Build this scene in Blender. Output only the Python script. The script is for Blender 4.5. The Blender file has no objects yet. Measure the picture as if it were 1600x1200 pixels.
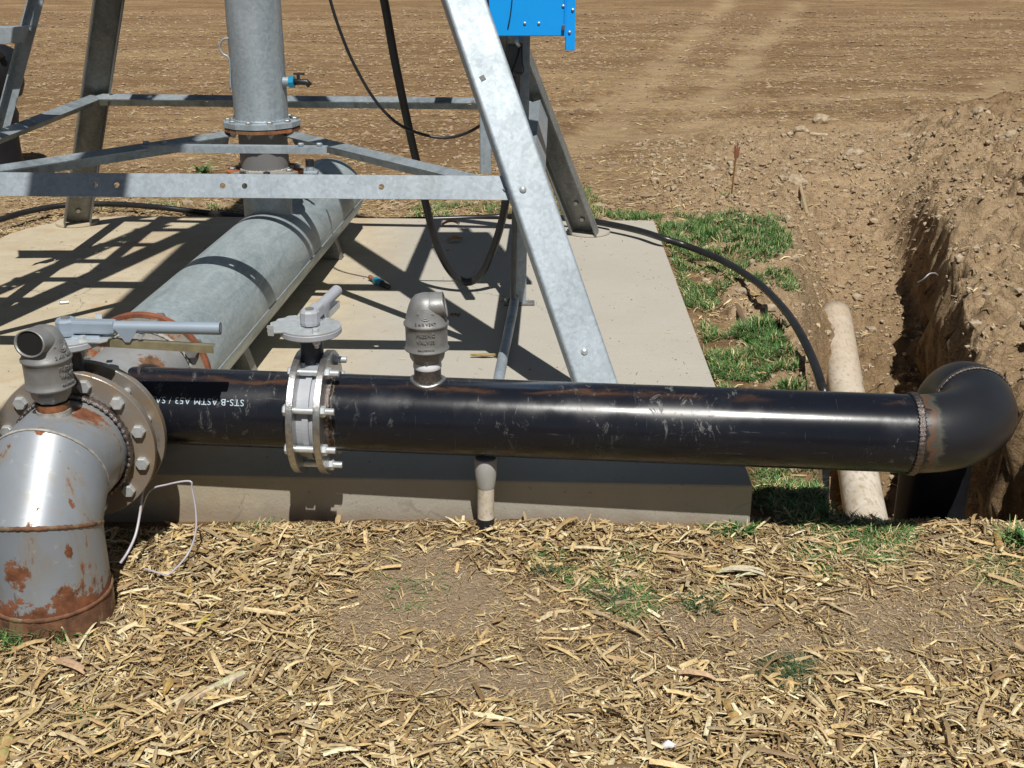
import bpy, bmesh, math, random
from mathutils import Vector, Matrix, noise
random.seed(7)
R = math.radians
C = bpy.context.scene.collection
V = Vector

# ------------------------------------------------------------------ camera
CAMH = 1.6; PITCH = R(20.9); FPX = 1833.0
cam_d = bpy.data.cameras.new('camera'); cam = bpy.data.objects.new('camera', cam_d); C.objects.link(cam)
cam.location = (0, 0, CAMH); cam.rotation_euler = (R(90) - PITCH, 0, 0)
cam_d.sensor_width = 36; cam_d.lens = 36 * FPX / 1600; cam_d.clip_end = 2000; cam_d.clip_start = .05
bpy.context.scene.camera = cam
_c, _s = math.cos(PITCH), math.sin(PITCH)
def ray(px, py):
    x = (px - 800) / FPX; y = (py - 600) / FPX
    return V((x, _c - y * _s, -(_s + y * _c)))
def atz(px, py, z=0.0):
    r = ray(px, py); return r * ((z - CAMH) / r.z) + V((0, 0, CAMH))
def aty(px, py, Y):
    r = ray(px, py); return r * (Y / r.y) + V((0, 0, CAMH))

# ------------------------------------------------------------------ light
sc = bpy.context.scene
sc.view_settings.view_transform = 'Standard'; sc.view_settings.look = 'None'; sc.view_settings.exposure = 0
SD = V((-.09, .41, -.69)).normalized()
elev = math.asin(-SD.z); az = math.atan2(-SD.x, -SD.y)   # direction towards the sun, measured from +Y clockwise
w = bpy.data.worlds.new('World'); sc.world = w; w.use_nodes = True
nt = w.node_tree; bg = nt.nodes['Background']; sky = nt.nodes.new('ShaderNodeTexSky')
sky.sky_type = 'NISHITA'; sky.sun_disc = False; sky.sun_elevation = elev; sky.sun_rotation = az
sky.dust_density = .6; sky.air_density = 1.1
hs_ = nt.nodes.new('ShaderNodeHueSaturation'); hs_.inputs['Saturation'].default_value = .72; nt.links.new(sky.outputs[0], hs_.inputs['Color']); nt.links.new(hs_.outputs[0], bg.inputs[0]); bg.inputs[1].default_value = .031
ld = bpy.data.lights.new('sun', 'SUN'); ld.energy = 5.0; ld.angle = R(.53); ld.color = (1, .965, .9)
lo = bpy.data.objects.new('sun', ld); C.objects.link(lo); lo.location = (2, -6, 10)
lo.rotation_euler = SD.to_track_quat('-Z', 'Y').to_euler()

# ------------------------------------------------------------------ materials
class G:
    def __init__(s, name):
        s.m = bpy.data.materials.new(name); s.m.use_nodes = True; s.t = s.m.node_tree
        s.b = s.t.nodes['Principled BSDF']; s.co = s.t.nodes.new('ShaderNodeTexCoord').outputs['Object']
    def link(s, a, b): s.t.links.new(a, b)
    def setin(s, node, key, val):
        i = node.inputs[key]
        if isinstance(val, bpy.types.NodeSocket): s.link(val, i)
        else:
            if isinstance(val, (tuple, list)) and len(val) == 3 and i.type == 'RGBA': val = (*val, 1)
            i.default_value = val
    def map(s, scale=(1, 1, 1), rot=(0, 0, 0), loc=(0, 0, 0)):
        n = s.t.nodes.new('ShaderNodeMapping'); s.link(s.co, n.inputs[0])
        n.inputs['Scale'].default_value = scale; n.inputs['Rotation'].default_value = rot; n.inputs['Location'].default_value = loc
        return n.outputs[0]
    def noise(s, scale, detail=4, rough=.55, vec=None, dist=0.0, col=False):
        n = s.t.nodes.new('ShaderNodeTexNoise'); s.link(vec or s.co, n.inputs['Vector'])
        n.inputs['Scale'].default_value = scale; n.inputs['Detail'].default_value = detail
        n.inputs['Roughness'].default_value = rough; n.inputs['Distortion'].default_value = dist
        return n.outputs['Color' if col else 'Fac']
    def vor(s, scale, vec=None, feature='F1', out='Distance', rnd=1.0):
        n = s.t.nodes.new('ShaderNodeTexVoronoi'); n.feature = feature; s.link(vec or s.co, n.inputs['Vector'])
        n.inputs['Scale'].default_value = scale; n.inputs['Randomness'].default_value = rnd
        return n.outputs[out]
    def ramp(s, fac, *stops):
        n = s.t.nodes.new('ShaderNodeValToRGB'); s.link(fac, n.inputs[0]); e = n.color_ramp.elements
        while len(e) < len(stops): e.new(.5)
        for k, (p, c) in enumerate(stops):
            e[k].position = p
            if isinstance(c, (int, float)): c = (c, c, c)
            e[k].color = (*c, 1)
        return n.outputs[0]
    def mix(s, fac, a, b, mode='MIX'):
        n = s.t.nodes.new('ShaderNodeMix'); n.data_type = 'RGBA'; n.blend_type = mode
        s.setin(n, 0, fac); s.setin(n, 6, a); s.setin(n, 7, b)
        return n.outputs[2]
    def math(s, op, a, b=0.0, clamp=False):
        n = s.t.nodes.new('ShaderNodeMath'); n.operation = op; n.use_clamp = clamp
        s.setin(n, 0, a); s.setin(n, 1, b); return n.outputs[0]
    def sep(s, vec=None):
        n = s.t.nodes.new('ShaderNodeSeparateXYZ'); s.link(vec or s.co, n.inputs[0]); return n.outputs
    def attr(s, name):
        n = s.t.nodes.new('ShaderNodeAttribute'); n.attribute_name = name; return n.outputs['Color']
    def bump(s, h, strength=.3, dist=.01, prev=None):
        n = s.t.nodes.new('ShaderNodeBump'); s.link(h, n.inputs['Height'])
        n.inputs['Strength'].default_value = strength; n.inputs['Distance'].default_value = dist
        if prev: s.link(prev, n.inputs['Normal'])
        return n.outputs[0]
    def out(s, col=None, rough=None, metal=None, nrm=None, **kw):
        for k, v in (('Base Color', col), ('Roughness', rough), ('Metallic', metal), ('Normal', nrm)):
            if v is not None: s.setin(s.b, k, v)
        for k, v in kw.items(): s.setin(s.b, k.replace('_', ' '), v)
        return s.m
M = {}
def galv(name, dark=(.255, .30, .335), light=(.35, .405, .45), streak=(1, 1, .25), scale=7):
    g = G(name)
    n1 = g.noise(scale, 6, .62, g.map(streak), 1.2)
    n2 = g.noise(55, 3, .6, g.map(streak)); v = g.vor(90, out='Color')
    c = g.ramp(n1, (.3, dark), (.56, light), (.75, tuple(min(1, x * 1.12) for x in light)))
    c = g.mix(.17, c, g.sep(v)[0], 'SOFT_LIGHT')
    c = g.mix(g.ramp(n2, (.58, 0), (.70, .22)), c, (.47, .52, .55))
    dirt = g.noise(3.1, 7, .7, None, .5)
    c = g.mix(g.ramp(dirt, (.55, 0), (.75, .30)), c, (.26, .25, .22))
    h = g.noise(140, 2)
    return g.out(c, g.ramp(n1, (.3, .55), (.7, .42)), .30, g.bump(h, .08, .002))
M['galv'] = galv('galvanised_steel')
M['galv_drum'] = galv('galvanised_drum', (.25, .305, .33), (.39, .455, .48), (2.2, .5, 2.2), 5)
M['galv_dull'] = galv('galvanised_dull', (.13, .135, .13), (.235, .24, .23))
M['galv_shade_brace'] = galv('galvanised_shade_brace', (.15, .18, .20), (.30, .345, .375))  # darker copy of the galvanising, brace web shade put into the colour
def flatm(name, col, rough=.5, metal=0, var=.25, sc_=12, bumpy=.05, **kw):
    g = G(name); n = g.noise(sc_, 6, .6)
    c = g.mix(g.ramp(n, (.3, 0), (.7, 1)), tuple(x * (1 - var) for x in col), tuple(min(1, x * (1 + var * .6)) for x in col))
    return g.out(c, rough, metal, g.bump(g.noise(sc_ * 14, 3), bumpy, .002), **kw)
M['zinc'] = flatm('zinc_plated_steel', (.70, .74, .76), .32, .6, .15, 60)
M['bolt_dull'] = flatm('bolt_dull', (.42, .42, .40), .38, .7, .3, 80)
M['yellow_zinc'] = flatm('yellow_passivated_zinc', (.42, .38, .24), .38, .6, .3, 25)
M['cast'] = flatm('grey_cast_metal', (.27, .27, .268), .45, .4, .18, 30, .25)
M['ptfe'] = flatm('thread_tape', (.75, .76, .80), .55, 0, .1, 60, .3)
M['rubber'] = flatm('black_rubber', (.018, .018, .02), .42, 0, .3, 30)
M['poly'] = flatm('black_poly_pipe', (.02, .02, .022), .33, 0, .4, 14)
M['blue'] = flatm('blue_enamel', (.006, .34, .90), .38, 0, .05, 5, .02)
M['bluefit'] = flatm('blue_fitting', (.02, .30, .50), .35, .3)
M['pvc_w'] = flatm('grey_pvc', (.36, .36, .35), .5, 0, .12, 20)
M['conduit_grey'] = flatm('dull_grey_paint', (.10, .105, .11), .5, 0, .2, 20)
M['valve_grey'] = flatm('grey_epoxy', (.36, .38, .42), .45, 0, .08, 25, .1)
M['handle_grey'] = flatm('handle_blue_grey', (.27, .33, .40), .45, .1, .06, 20, .05)
M['dark_neck'] = flatm('dark_blue_paint', (.035, .045, .065), .4, 0, .2, 30)
M['bright'] = flatm('machined_steel', (.50, .50, .49), .3, .9, .3, 90, .3)
M['rim_brass'] = flatm('machined_rim_stained', (.36, .31, .22), .33, .75, .35, 40, .3)
M['weld'] = flatm('weld_bead', (.20, .17, .16), .32, .8, .5, 150, .5)
M['weldw'] = flatm('painted_weld', (.36, .35, .32), .6, 0, .4, 60, .5)
M['white'] = flatm('white_plastic', (.72, .72, .74), .4, 0, .05)
M['tubing'] = flatm('clear_white_tubing', (.45, .43, .48), .35, 0, .1)
M['ink'] = flatm('white_stencil_ink', (.45, .58, .66), .7, 0, .3, 200)
M['pink'] = flatm('pink_ribbon', (.90, .50, .42), .6, 0, .2)
M['stake'] = flatm('stake_wood', (.80, .55, .28), .7, 0, .3, 40)
M['dark'] = flatm('dark_machine', (.008, .009, .013), .5, 0, .4)
M['hollow'] = flatm('throat_shade_black', (.003, .003, .003), .9, 0, .2)  # flat black for the painted shade inside the vent outlet
M['redseal'] = rusty_paint('rusty_gasket_edge', (.30, .17, .10), .44, None, (.30, .10, .04), vs=1) if False else flatm('red_gasket', (.27, .09, .045), .75, 0, .6, 14)

def rusty_paint(name, base=(.33, .35, .38), amount=.60, lowrust=None, tone=(.185, .068, .030), rough=.40, tan=False, vs=.5, spots=()):
    g = G(name)
    n1 = g.noise(7, 9, .66, g.map((1, 1, vs)), .4); n2 = g.noise(30, 6, .7)
    f = g.ramp(n1, (amount, 0), (amount + .035, 1))
    if lowrust:
        z = g.sep()[2]
        zz = g.math('MULTIPLY', g.math('SUBTRACT', lowrust[0], z), 1 / lowrust[1])
        zz = g.math('ADD', zz, g.math('MULTIPLY', g.math('SUBTRACT', n2, .5), 2.4))
        f = g.math('MAXIMUM', f, g.ramp(zz, (.42, 0), (.55, 1)))
    bleeds = []
    for (sx, sy, sz, rh, rv) in spots:
        mp = g.map((1 / rh, 1 / rh, 1 / rv), (0, 0, 0), (-sx / rh, -sy / rh, -sz / rv))
        ln = g.t.nodes.new('ShaderNodeVectorMath'); ln.operation = 'LENGTH'; g.link(mp, ln.inputs[0])
        dd_ = g.math('ADD', ln.outputs['Value'], g.math('MULTIPLY', g.math('SUBTRACT', g.noise(38, 6, .75), .5), 3.2))
        f = g.math('MAXIMUM', f, g.ramp(dd_, (.75, 1), (.95, 0))); bleeds.append(g.ramp(dd_, (.9, .7), (1.9, 0)))
    rust = g.mix(g.ramp(n2, (.35, 0), (.65, 1)), tuple(x * .45 for x in tone), tuple(min(1, x * 1.35) for x in tone))
    halo = g.ramp(n1, (amount - .07, 0), (amount + .01, .35))
    c = g.mix(g.ramp(g.noise(4, 4), (.3, 0), (.7, 1)), tuple(x * .82 for x in base), base)
    grime = g.ramp(g.noise(6, 7, .72, g.map((2.2, 2.2, .45), (0, 0, 0), (3, 1, 0)), .6), (.50, 0), (.72, .5)); c = g.mix(grime, c, (.25, .20, .13))
    c = g.mix(g.ramp(g.noise(45, 5, .75), (.60, 0), (.66, .35)), c, (.45, .45, .44))
    c = g.mix(halo, c, (.30, .22, .10))
    sc1 = g.ramp(g.noise(60, 5, .7, g.map((1, 1, .2))), (.66, 0), (.69, .55))
    c = g.mix(sc1, c, (.10, .06, .04))
    if tan:
        c = g.mix(g.ramp(g.noise(11, 6, .7, None, 1.), (.42, 0), (.62, .85)), c, (.27, .20, .13))
    for b_ in bleeds: c = g.mix(b_, c, (.24, .15, .08))
    c = g.mix(f, c, rust)
    r = g.mix(f, (rough,) * 3, (.85,) * 3)
    return g.out(c, r, g.math('MULTIPLY', g.math('SUBTRACT', 1.0, f), .22), g.bump(g.mix(f, (.5, .5, .5), n2), .35, .004))
WPATCH = True
M['wellpaint'] = rusty_paint('weathered_grey_paint', (.30, .335, .385), amount=.60, lowrust=(.150, .10), spots=[(-.012, -.142, .195, .030, .038), (-.088, -.112, .192, .012, .045), (.088, -.115, .10, .035, .05), (.02, -.142, .085, .03, .02), (.10, -.10, .235, .010, .02)])
M['wellpaint2'] = rusty_paint('weathered_grey_paint_top', (.30, .33, .37), amount=.575, spots=[(.045, -.11, .375, .012, .035), (.108, -.06, .345, .009, .042), (-.055, -.10, .425, .010, .03), (.07, .0, .49, .02, .018), (.02, .02, .50, .016, .014), (.0, -.10, .42, .02, .02)])
M['casing'] = rusty_paint('rusty_casing', (.22, .15, .10), .45, None, (.16, .075, .04))
M['tee'] = rusty_paint('grey_tee_paint', (.36, .37, .38), .66, None, (.20, .10, .05), spots=[(.12, .0, .47, .06, .05)])
M['rustflange'] = rusty_paint('rusty_painted_flange', (.38, .38, .36), .485, None, (.36, .11, .03), vs=1)
M['rustrim'] = rusty_paint('rusty_rim', (.24, .12, .06), .45, None, (.26, .10, .04), vs=1)
M['flange_tan'] = rusty_paint('bare_flange_steel', (.25, .235, .22), .62, None, (.20, .11, .05), .33, True, 1)
M['spool'] = flatm('grey_primer', (.17, .17, .175), .6, 0, .08, 8)

def blackpipe(name, x0=None, both=None):
    g = G(name)
    long_ = g.map((.8, 7, 7)); cross = g.map((9, .7, .7))
    n1 = g.noise(5, 6, .6)
    c = g.mix(n1, (.004, .005, .009), (.013, .015, .022))
    scr = g.ramp(g.noise(34, 8, .8, g.map((1.0, .55, .55), (.3, .5, .2)), .8), (.575, 0), (.61, 1))
    area = g.ramp(g.noise(4.2, 4, .6), (.46, 0), (.60, 1))
    scrA = g.math('MULTIPLY', scr, area)
    c = g.mix(g.math('MULTIPLY', scrA, .42), c, (.26, .26, .25))
    l2 = g.ramp(g.noise(9, 6, .7, long_), (.64, 0), (.70, .35))
    c = g.mix(l2, c, (.16, .15, .13))
    vs_ = g.ramp(g.noise(16, 3, .6, cross), (.68, 0), (.71, .22)); c = g.mix(vs_, c, (.12, .12, .13))
    # tan mill-scale streak along the upper back
    sp_ = g.sep(); zc = g.math('ADD', sp_[2], g.math('MULTIPLY', sp_[0], .018))
    band = g.ramp(g.math('ADD', zc, g.math('MULTIPLY', g.noise(7, 5, .7, g.map((.7, 2, 2))), .03)), (.109, 0), (.1115, .5), (.1135, .5), (.1165, 0))
    band = g.math('MULTIPLY', band, g.ramp(g.noise(3, 3), (.42, 0), (.6, .9)))
    c = g.mix(band, c, (.16, .075, .03))
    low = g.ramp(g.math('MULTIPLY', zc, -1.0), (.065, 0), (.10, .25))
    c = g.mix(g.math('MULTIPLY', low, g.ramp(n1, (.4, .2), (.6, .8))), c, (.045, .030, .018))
    dust = g.ramp(g.noise(3, 7, .7), (.5, .0), (.8, .08)); c = g.mix(dust, c, (.06, .055, .05))
    if both:
        x = g.sep()[0]; nn = g.noise(22, 6, .7)
        for (xa, wd) in both:
            d = g.math('ABSOLUTE', g.math('SUBTRACT', x, xa)); d = g.math('ADD', g.math('MULTIPLY', d, 1 / wd), g.math('MULTIPLY', g.math('SUBTRACT', nn, .5), 1.6))
            c = g.mix(g.ramp(d, (.25, .9), (.75, 0)), c, (.20, .10, .05))
            c = g.mix(g.ramp(d, (.7, 0), (.8, .45), (.95, 0)), c, (.30, .28, .20))
    rr = g.mix(area, (.20,) * 3, (.34,) * 3)
    rr = g.mix(scrA, rr, (.6,) * 3)
    return g.out(c, rr, 0.0, g.bump(g.noise(55, 3), .05, .002), Specular_IOR_Level=.42)
M['bpipe'] = blackpipe('black_lacquered_pipe', both=[(-1.585, .022)])
M['bpipe_l'] = blackpipe('black_lacquered_branch', both=[(.50, .012)])
M['belbow'] = flatm('black_elbow_matt', (.013, .014, .017), .36, 0, .5, 7, .1, Specular_IOR_Level=.55)
g = G('black_elbow_heat_tinted')
d = g.math('ADD', g.math('MULTIPLY', g.sep()[0], 1 / .060), g.math('MULTIPLY', g.math('SUBTRACT', g.noise(16, 6, .7, g.map((1, 2.0, 2.0))), .5), 1.7))
c = g.mix(g.noise(7, 5), (.009, .010, .013), (.020, .021, .025))
c = g.mix(g.ramp(d, (.15, 0), (.3, .55), (.55, .5), (.62, .0)), c, (.17, .09, .05))
c = g.mix(g.ramp(d, (.55, 0), (.66, .40), (.95, 0)), c, (.17, .165, .12))
c = g.mix(g.ramp(g.noise(60, 4, .7, g.map((1, .4, .4), (0, 0, .7))), (.71, 0), (.73, .4)), c, (.2, .2, .2))
M['elbow_tint'] = g.out(c, .36, 0.0, g.bump(g.noise(50, 3), .08, .002), Specular_IOR_Level=.55)

# concrete
g = G('weathered_concrete')
n1 = g.noise(1.6, 7, .62, None, .6); n2 = g.noise(9, 8, .7); n3 = g.noise(110, 3, .6); lines = g.noise(14, 5, .6, g.map((.25, 3, 1), (0, 0, R(-6))))
x, y, z = g.sep()
c = g.ramp(n1, (.28, (.39, .32, .225)), (.52, (.49, .425, .305)), (.74, (.54, .48, .365)))
c = g.mix(g.ramp(n2, (.45, 0), (.72, .55)), c, (.36, .29, .20))
orange = g.math('MULTIPLY', g.ramp(g.noise(2.4, 6, .65, None, 1.2, ), (.52, 0), (.68, .5)), g.ramp(x, (.2, 1), (.9, 0)))
c = g.mix(orange, c, (.40, .24, .12))
c = g.mix(g.ramp(lines, (.52, 0), (.75, .22)), c, (.33, .27, .2))
spk = g.ramp(g.noise(38, 6, .8), (.60, 0), (.68, .5)); c = g.mix(spk, c, (.30, .23, .15))
grey = g.ramp(g.math('ADD', x, g.math('MULTIPLY', n2, .3)), (.25, 0), (.6, .75))
c = g.mix(grey, c, (.40, .385, .35))
pits = g.ramp(g.noise(75, 4, .7), (.30, 1), (.36, 0))
c = g.mix(g.math('MULTIPLY', pits, .75), c, (.08, .07, .06))
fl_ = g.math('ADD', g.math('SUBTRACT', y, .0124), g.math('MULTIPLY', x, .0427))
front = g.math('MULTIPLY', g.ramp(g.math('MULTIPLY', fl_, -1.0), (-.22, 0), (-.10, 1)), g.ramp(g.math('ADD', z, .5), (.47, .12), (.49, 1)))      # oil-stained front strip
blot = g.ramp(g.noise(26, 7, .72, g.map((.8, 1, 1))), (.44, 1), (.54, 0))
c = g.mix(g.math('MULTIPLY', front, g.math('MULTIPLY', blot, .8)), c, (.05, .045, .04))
low = g.ramp(g.math('ADD', g.math('MULTIPLY', z, -1.0), g.math('MULTIPLY', g.math('SUBTRACT', n2, .5), .10)), (.085, 0), (.13, .75)); c = g.mix(low, c, (.26, .18, .11))
hl_ = g.vor(1.1, g.mix(.25, g.co, g.noise(3, 5, col=True)), 'DISTANCE_TO_EDGE'); c = g.mix(g.math('MULTIPLY', g.ramp(hl_, (0, .55), (.004, 0)), g.ramp(n1, (.45, 0), (.55, 1))), c, (.12, .10, .08))
trw = g.noise(5, 4, .5, g.map((.18, 2.2, 1), (0, 0, R(4))), .7); c = g.mix(g.ramp(g.math('MULTIPLY', z, -1.0), (.004, 0), (.012, .38)), c, (.27, .245, .20))  # slab sides darkened in colour: deeper shadow together with oily dirt
h = g.mix(.5, n3, lines)
M['concrete'] = g.out(c, .85, 0.0, g.bump(h, .35, .006, g.bump(pits, .3, .003)))

# soil / field
g = G('dry_soil')
geo = g.t.nodes.new('ShaderNodeNewGeometry').outputs['Position']; g.co = geo
x, y, z = g.sep()
n1 = g.noise(.9, 8, .66, None, .4); n2 = g.noise(13, 8, .72); n3 = g.noise(70, 6, .75)
c = g.ramp(n1, (.3, (.20, .135, .082)), (.5, (.27, .19, .12)), (.7, (.33, .245, .165)))
c = g.mix(g.ramp(n2, (.34, .8), (.52, 0)), c, (.135, .085, .05))
c = g.mix(g.ramp(n3, (.55, 0), (.72, .7)), c, (.40, .31, .21))
# straw coloured flecks, denser in the crop field and away from the dug-up area
fa = g.ramp(g.noise(34, 5, .75, g.map((1.0, .55, 1), (0, 0, .5)), 1.5), (.58, 0), (.63, 1))
fb = g.ramp(g.noise(60, 4, .7, g.map((.5, 1.3, 1), (0, 0, -.4)), 1.), (.60, 0), (.65, 1))
flk = g.math('MAXIMUM', fa, fb)
dug = g.attr('dug')
amt = g.math('MULTIPLY', flk, g.math('MULTIPLY', g.math('SUBTRACT', 1.0, dug), .62))
c = g.mix(amt, c, (.52, .39, .22))
# pale trodden soil on the dug fill, and tyre tracks
c = g.mix(g.math('MULTIPLY', dug, .78), c, g.ramp(n2, (.3, (.21, .15, .10)), (.5, (.32, .245, .17)), (.7, (.39, .31, .225))))
trk = g.attr('track'); c = g.mix(g.math('MULTIPLY', trk, .6), c, (.40, .305, .21))
til = g.ramp(g.noise(3.4, 5, .65, g.map((.16, 1.3, 1), (0, 0, R(-7))), .6), (.40, .75), (.54, 0))
c = g.mix(g.math('MULTIPLY', til, g.ramp(y, (0, 0), (1, 1))), c, (.115, .072, .042)) if False else g.mix(g.math('MULTIPLY', til, g.math('SUBTRACT', 1.0, dug)), c, (.15, .095, .055))
trench_dark = g.attr('trench_dark'); c = g.mix(trench_dark, c, g.ramp(g.noise(10, 5), (.3, (.12, .078, .044)), (.7, (.23, .165, .10))))  # soil colour darker inside the trench, fading towards its far end
crack = g.vor(11, g.mix(.12, g.co, g.noise(6, 3, col=True)), 'DISTANCE_TO_EDGE')
ck = g.ramp(crack, (.0, 1), (.035, 0)); ckf = g.math('MULTIPLY', ck, g.math('MULTIPLY', dug, g.ramp(g.noise(1.5, 2), (.45, 0), (.55, 1))))
c = g.mix(g.math('MULTIPLY', ckf, .6), c, (.06, .04, .025))
nf = g.noise(210, 5, .75); c = g.mix(g.ramp(nf, (.30, .55), (.5, 0)), c, (.10, .065, .04)); c = g.mix(g.ramp(nf, (.55, 0), (.75, .5)), c, (.42, .34, .24))
far = g.ramp(g.math('MULTIPLY', y, .1), (.62, 0), (.95, 1)); nd = g.math('SUBTRACT', 1.0, dug)
fl1 = g.ramp(g.noise(17, 6, .8, g.map((.6, 1.0, 1), (0, 0, .2)), 1.2), (.555, 0), (.60, 1)); clod_shade = g.ramp(g.noise(9, 7, .78, g.map((.55, 1.2, 1), (0, 0, -.1)), .8), (.40, 1), (.47, 0))  # light flecks, and shadows of clods painted as dark noise
ff = g.math('MULTIPLY', far, g.math('SUBTRACT', 1.0, g.math('MULTIPLY', dug, .7)))
c = g.mix(g.math('MULTIPLY', ff, g.math('MULTIPLY', clod_shade, .8)), c, (.095, .058, .032)); c = g.mix(g.math('MULTIPLY', ff, g.math('MULTIPLY', fl1, .6)), c, (.46, .34, .19))
big = g.noise(.45, 5, .6, g.map((.6, 1.3, 1)), .8); c = g.mix(g.math('MULTIPLY', g.ramp(big, (.40, .5), (.55, 0)), nd), c, (.17, .11, .066)); c = g.mix(g.math('MULTIPLY', g.ramp(big, (.52, 0), (.68, .45)), nd), c, (.36, .27, .175))
c = g.mix(g.math('MULTIPLY', g.attr('track'), .55), c, (.37, .29, .20))
c = g.mix(1.0, c, g.mix(dug, (1.32, 1.24, 1.06), (1.50, 1.42, 1.25)), 'MULTIPLY')
front = g.ramp(g.math('MULTIPLY', y, .1), (.29, 1), (.33, 0)); bare = g.attr('bare'); c = g.mix(g.math('MULTIPLY', front, g.math('SUBTRACT', 1.0, bare)), c, g.mix(1.0, c, (.50, .44, .38), 'MULTIPLY')); c = g.mix(g.math('MULTIPLY', bare, g.ramp(nf, (.30, .35), (.55, .85))), c, (.43, .33, .225))  # front soil darkened under straw: dark earth, also simulating debris shadow
b1 = g.bump(n2, .8, .045); b2 = g.bump(n3, .7, .016, b1); b3 = g.bump(nf, .6, .005, g.bump(g.noise(6, 6, .7), .7, .09, b2))
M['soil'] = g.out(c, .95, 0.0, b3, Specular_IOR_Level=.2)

def tintmat(name, rough=.6, extra=None, translucent=False):
    g = G(name); c = g.attr('tint'); n = g.noise(90, 4, .7, g.map((1, 1, 1)))
    c = g.mix(g.ramp(n, (.35, .45), (.6, 0)), c, (.16, .10, .05)) if extra else c
    return g.out(c, rough, 0.0, g.bump(n, .15, .002), Specular_IOR_Level=.3)
M['straw'] = tintmat('dry_straw', .55, True)
M['grass'] = tintmat('grass_blades', .5)
M['clod'] = flatm('soil_clod', (.40, .315, .215), .95, 0, .4, 30, .8)
M['clod_dark'] = flatm('field_clod', (.30, .215, .14), .95, 0, .5, 6, .8)
M['pvc_sand'] = None
g = G('sandy_white_pvc')
n = g.noise(9, 6, .65); x, y, z = g.sep()
c = g.mix(g.ramp(n, (.35, 0), (.65, 1)), (.48, .42, .33), (.64, .60, .53))
c = g.mix(g.ramp(g.noise(60, 5, .7, g.map((1, .4, 1))), (.38, .6), (.5, 0)), c, (.30, .22, .14))
c = g.mix(g.ramp(g.math('ADD', x, g.math('MULTIPLY', n, .3)), (.12, 0), (.40, .5)), c, (.40, .30, .20))
M['pvc_sand'] = g.out(c, .7, 0.0, g.bump(g.noise(80, 4), .25, .003))

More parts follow.
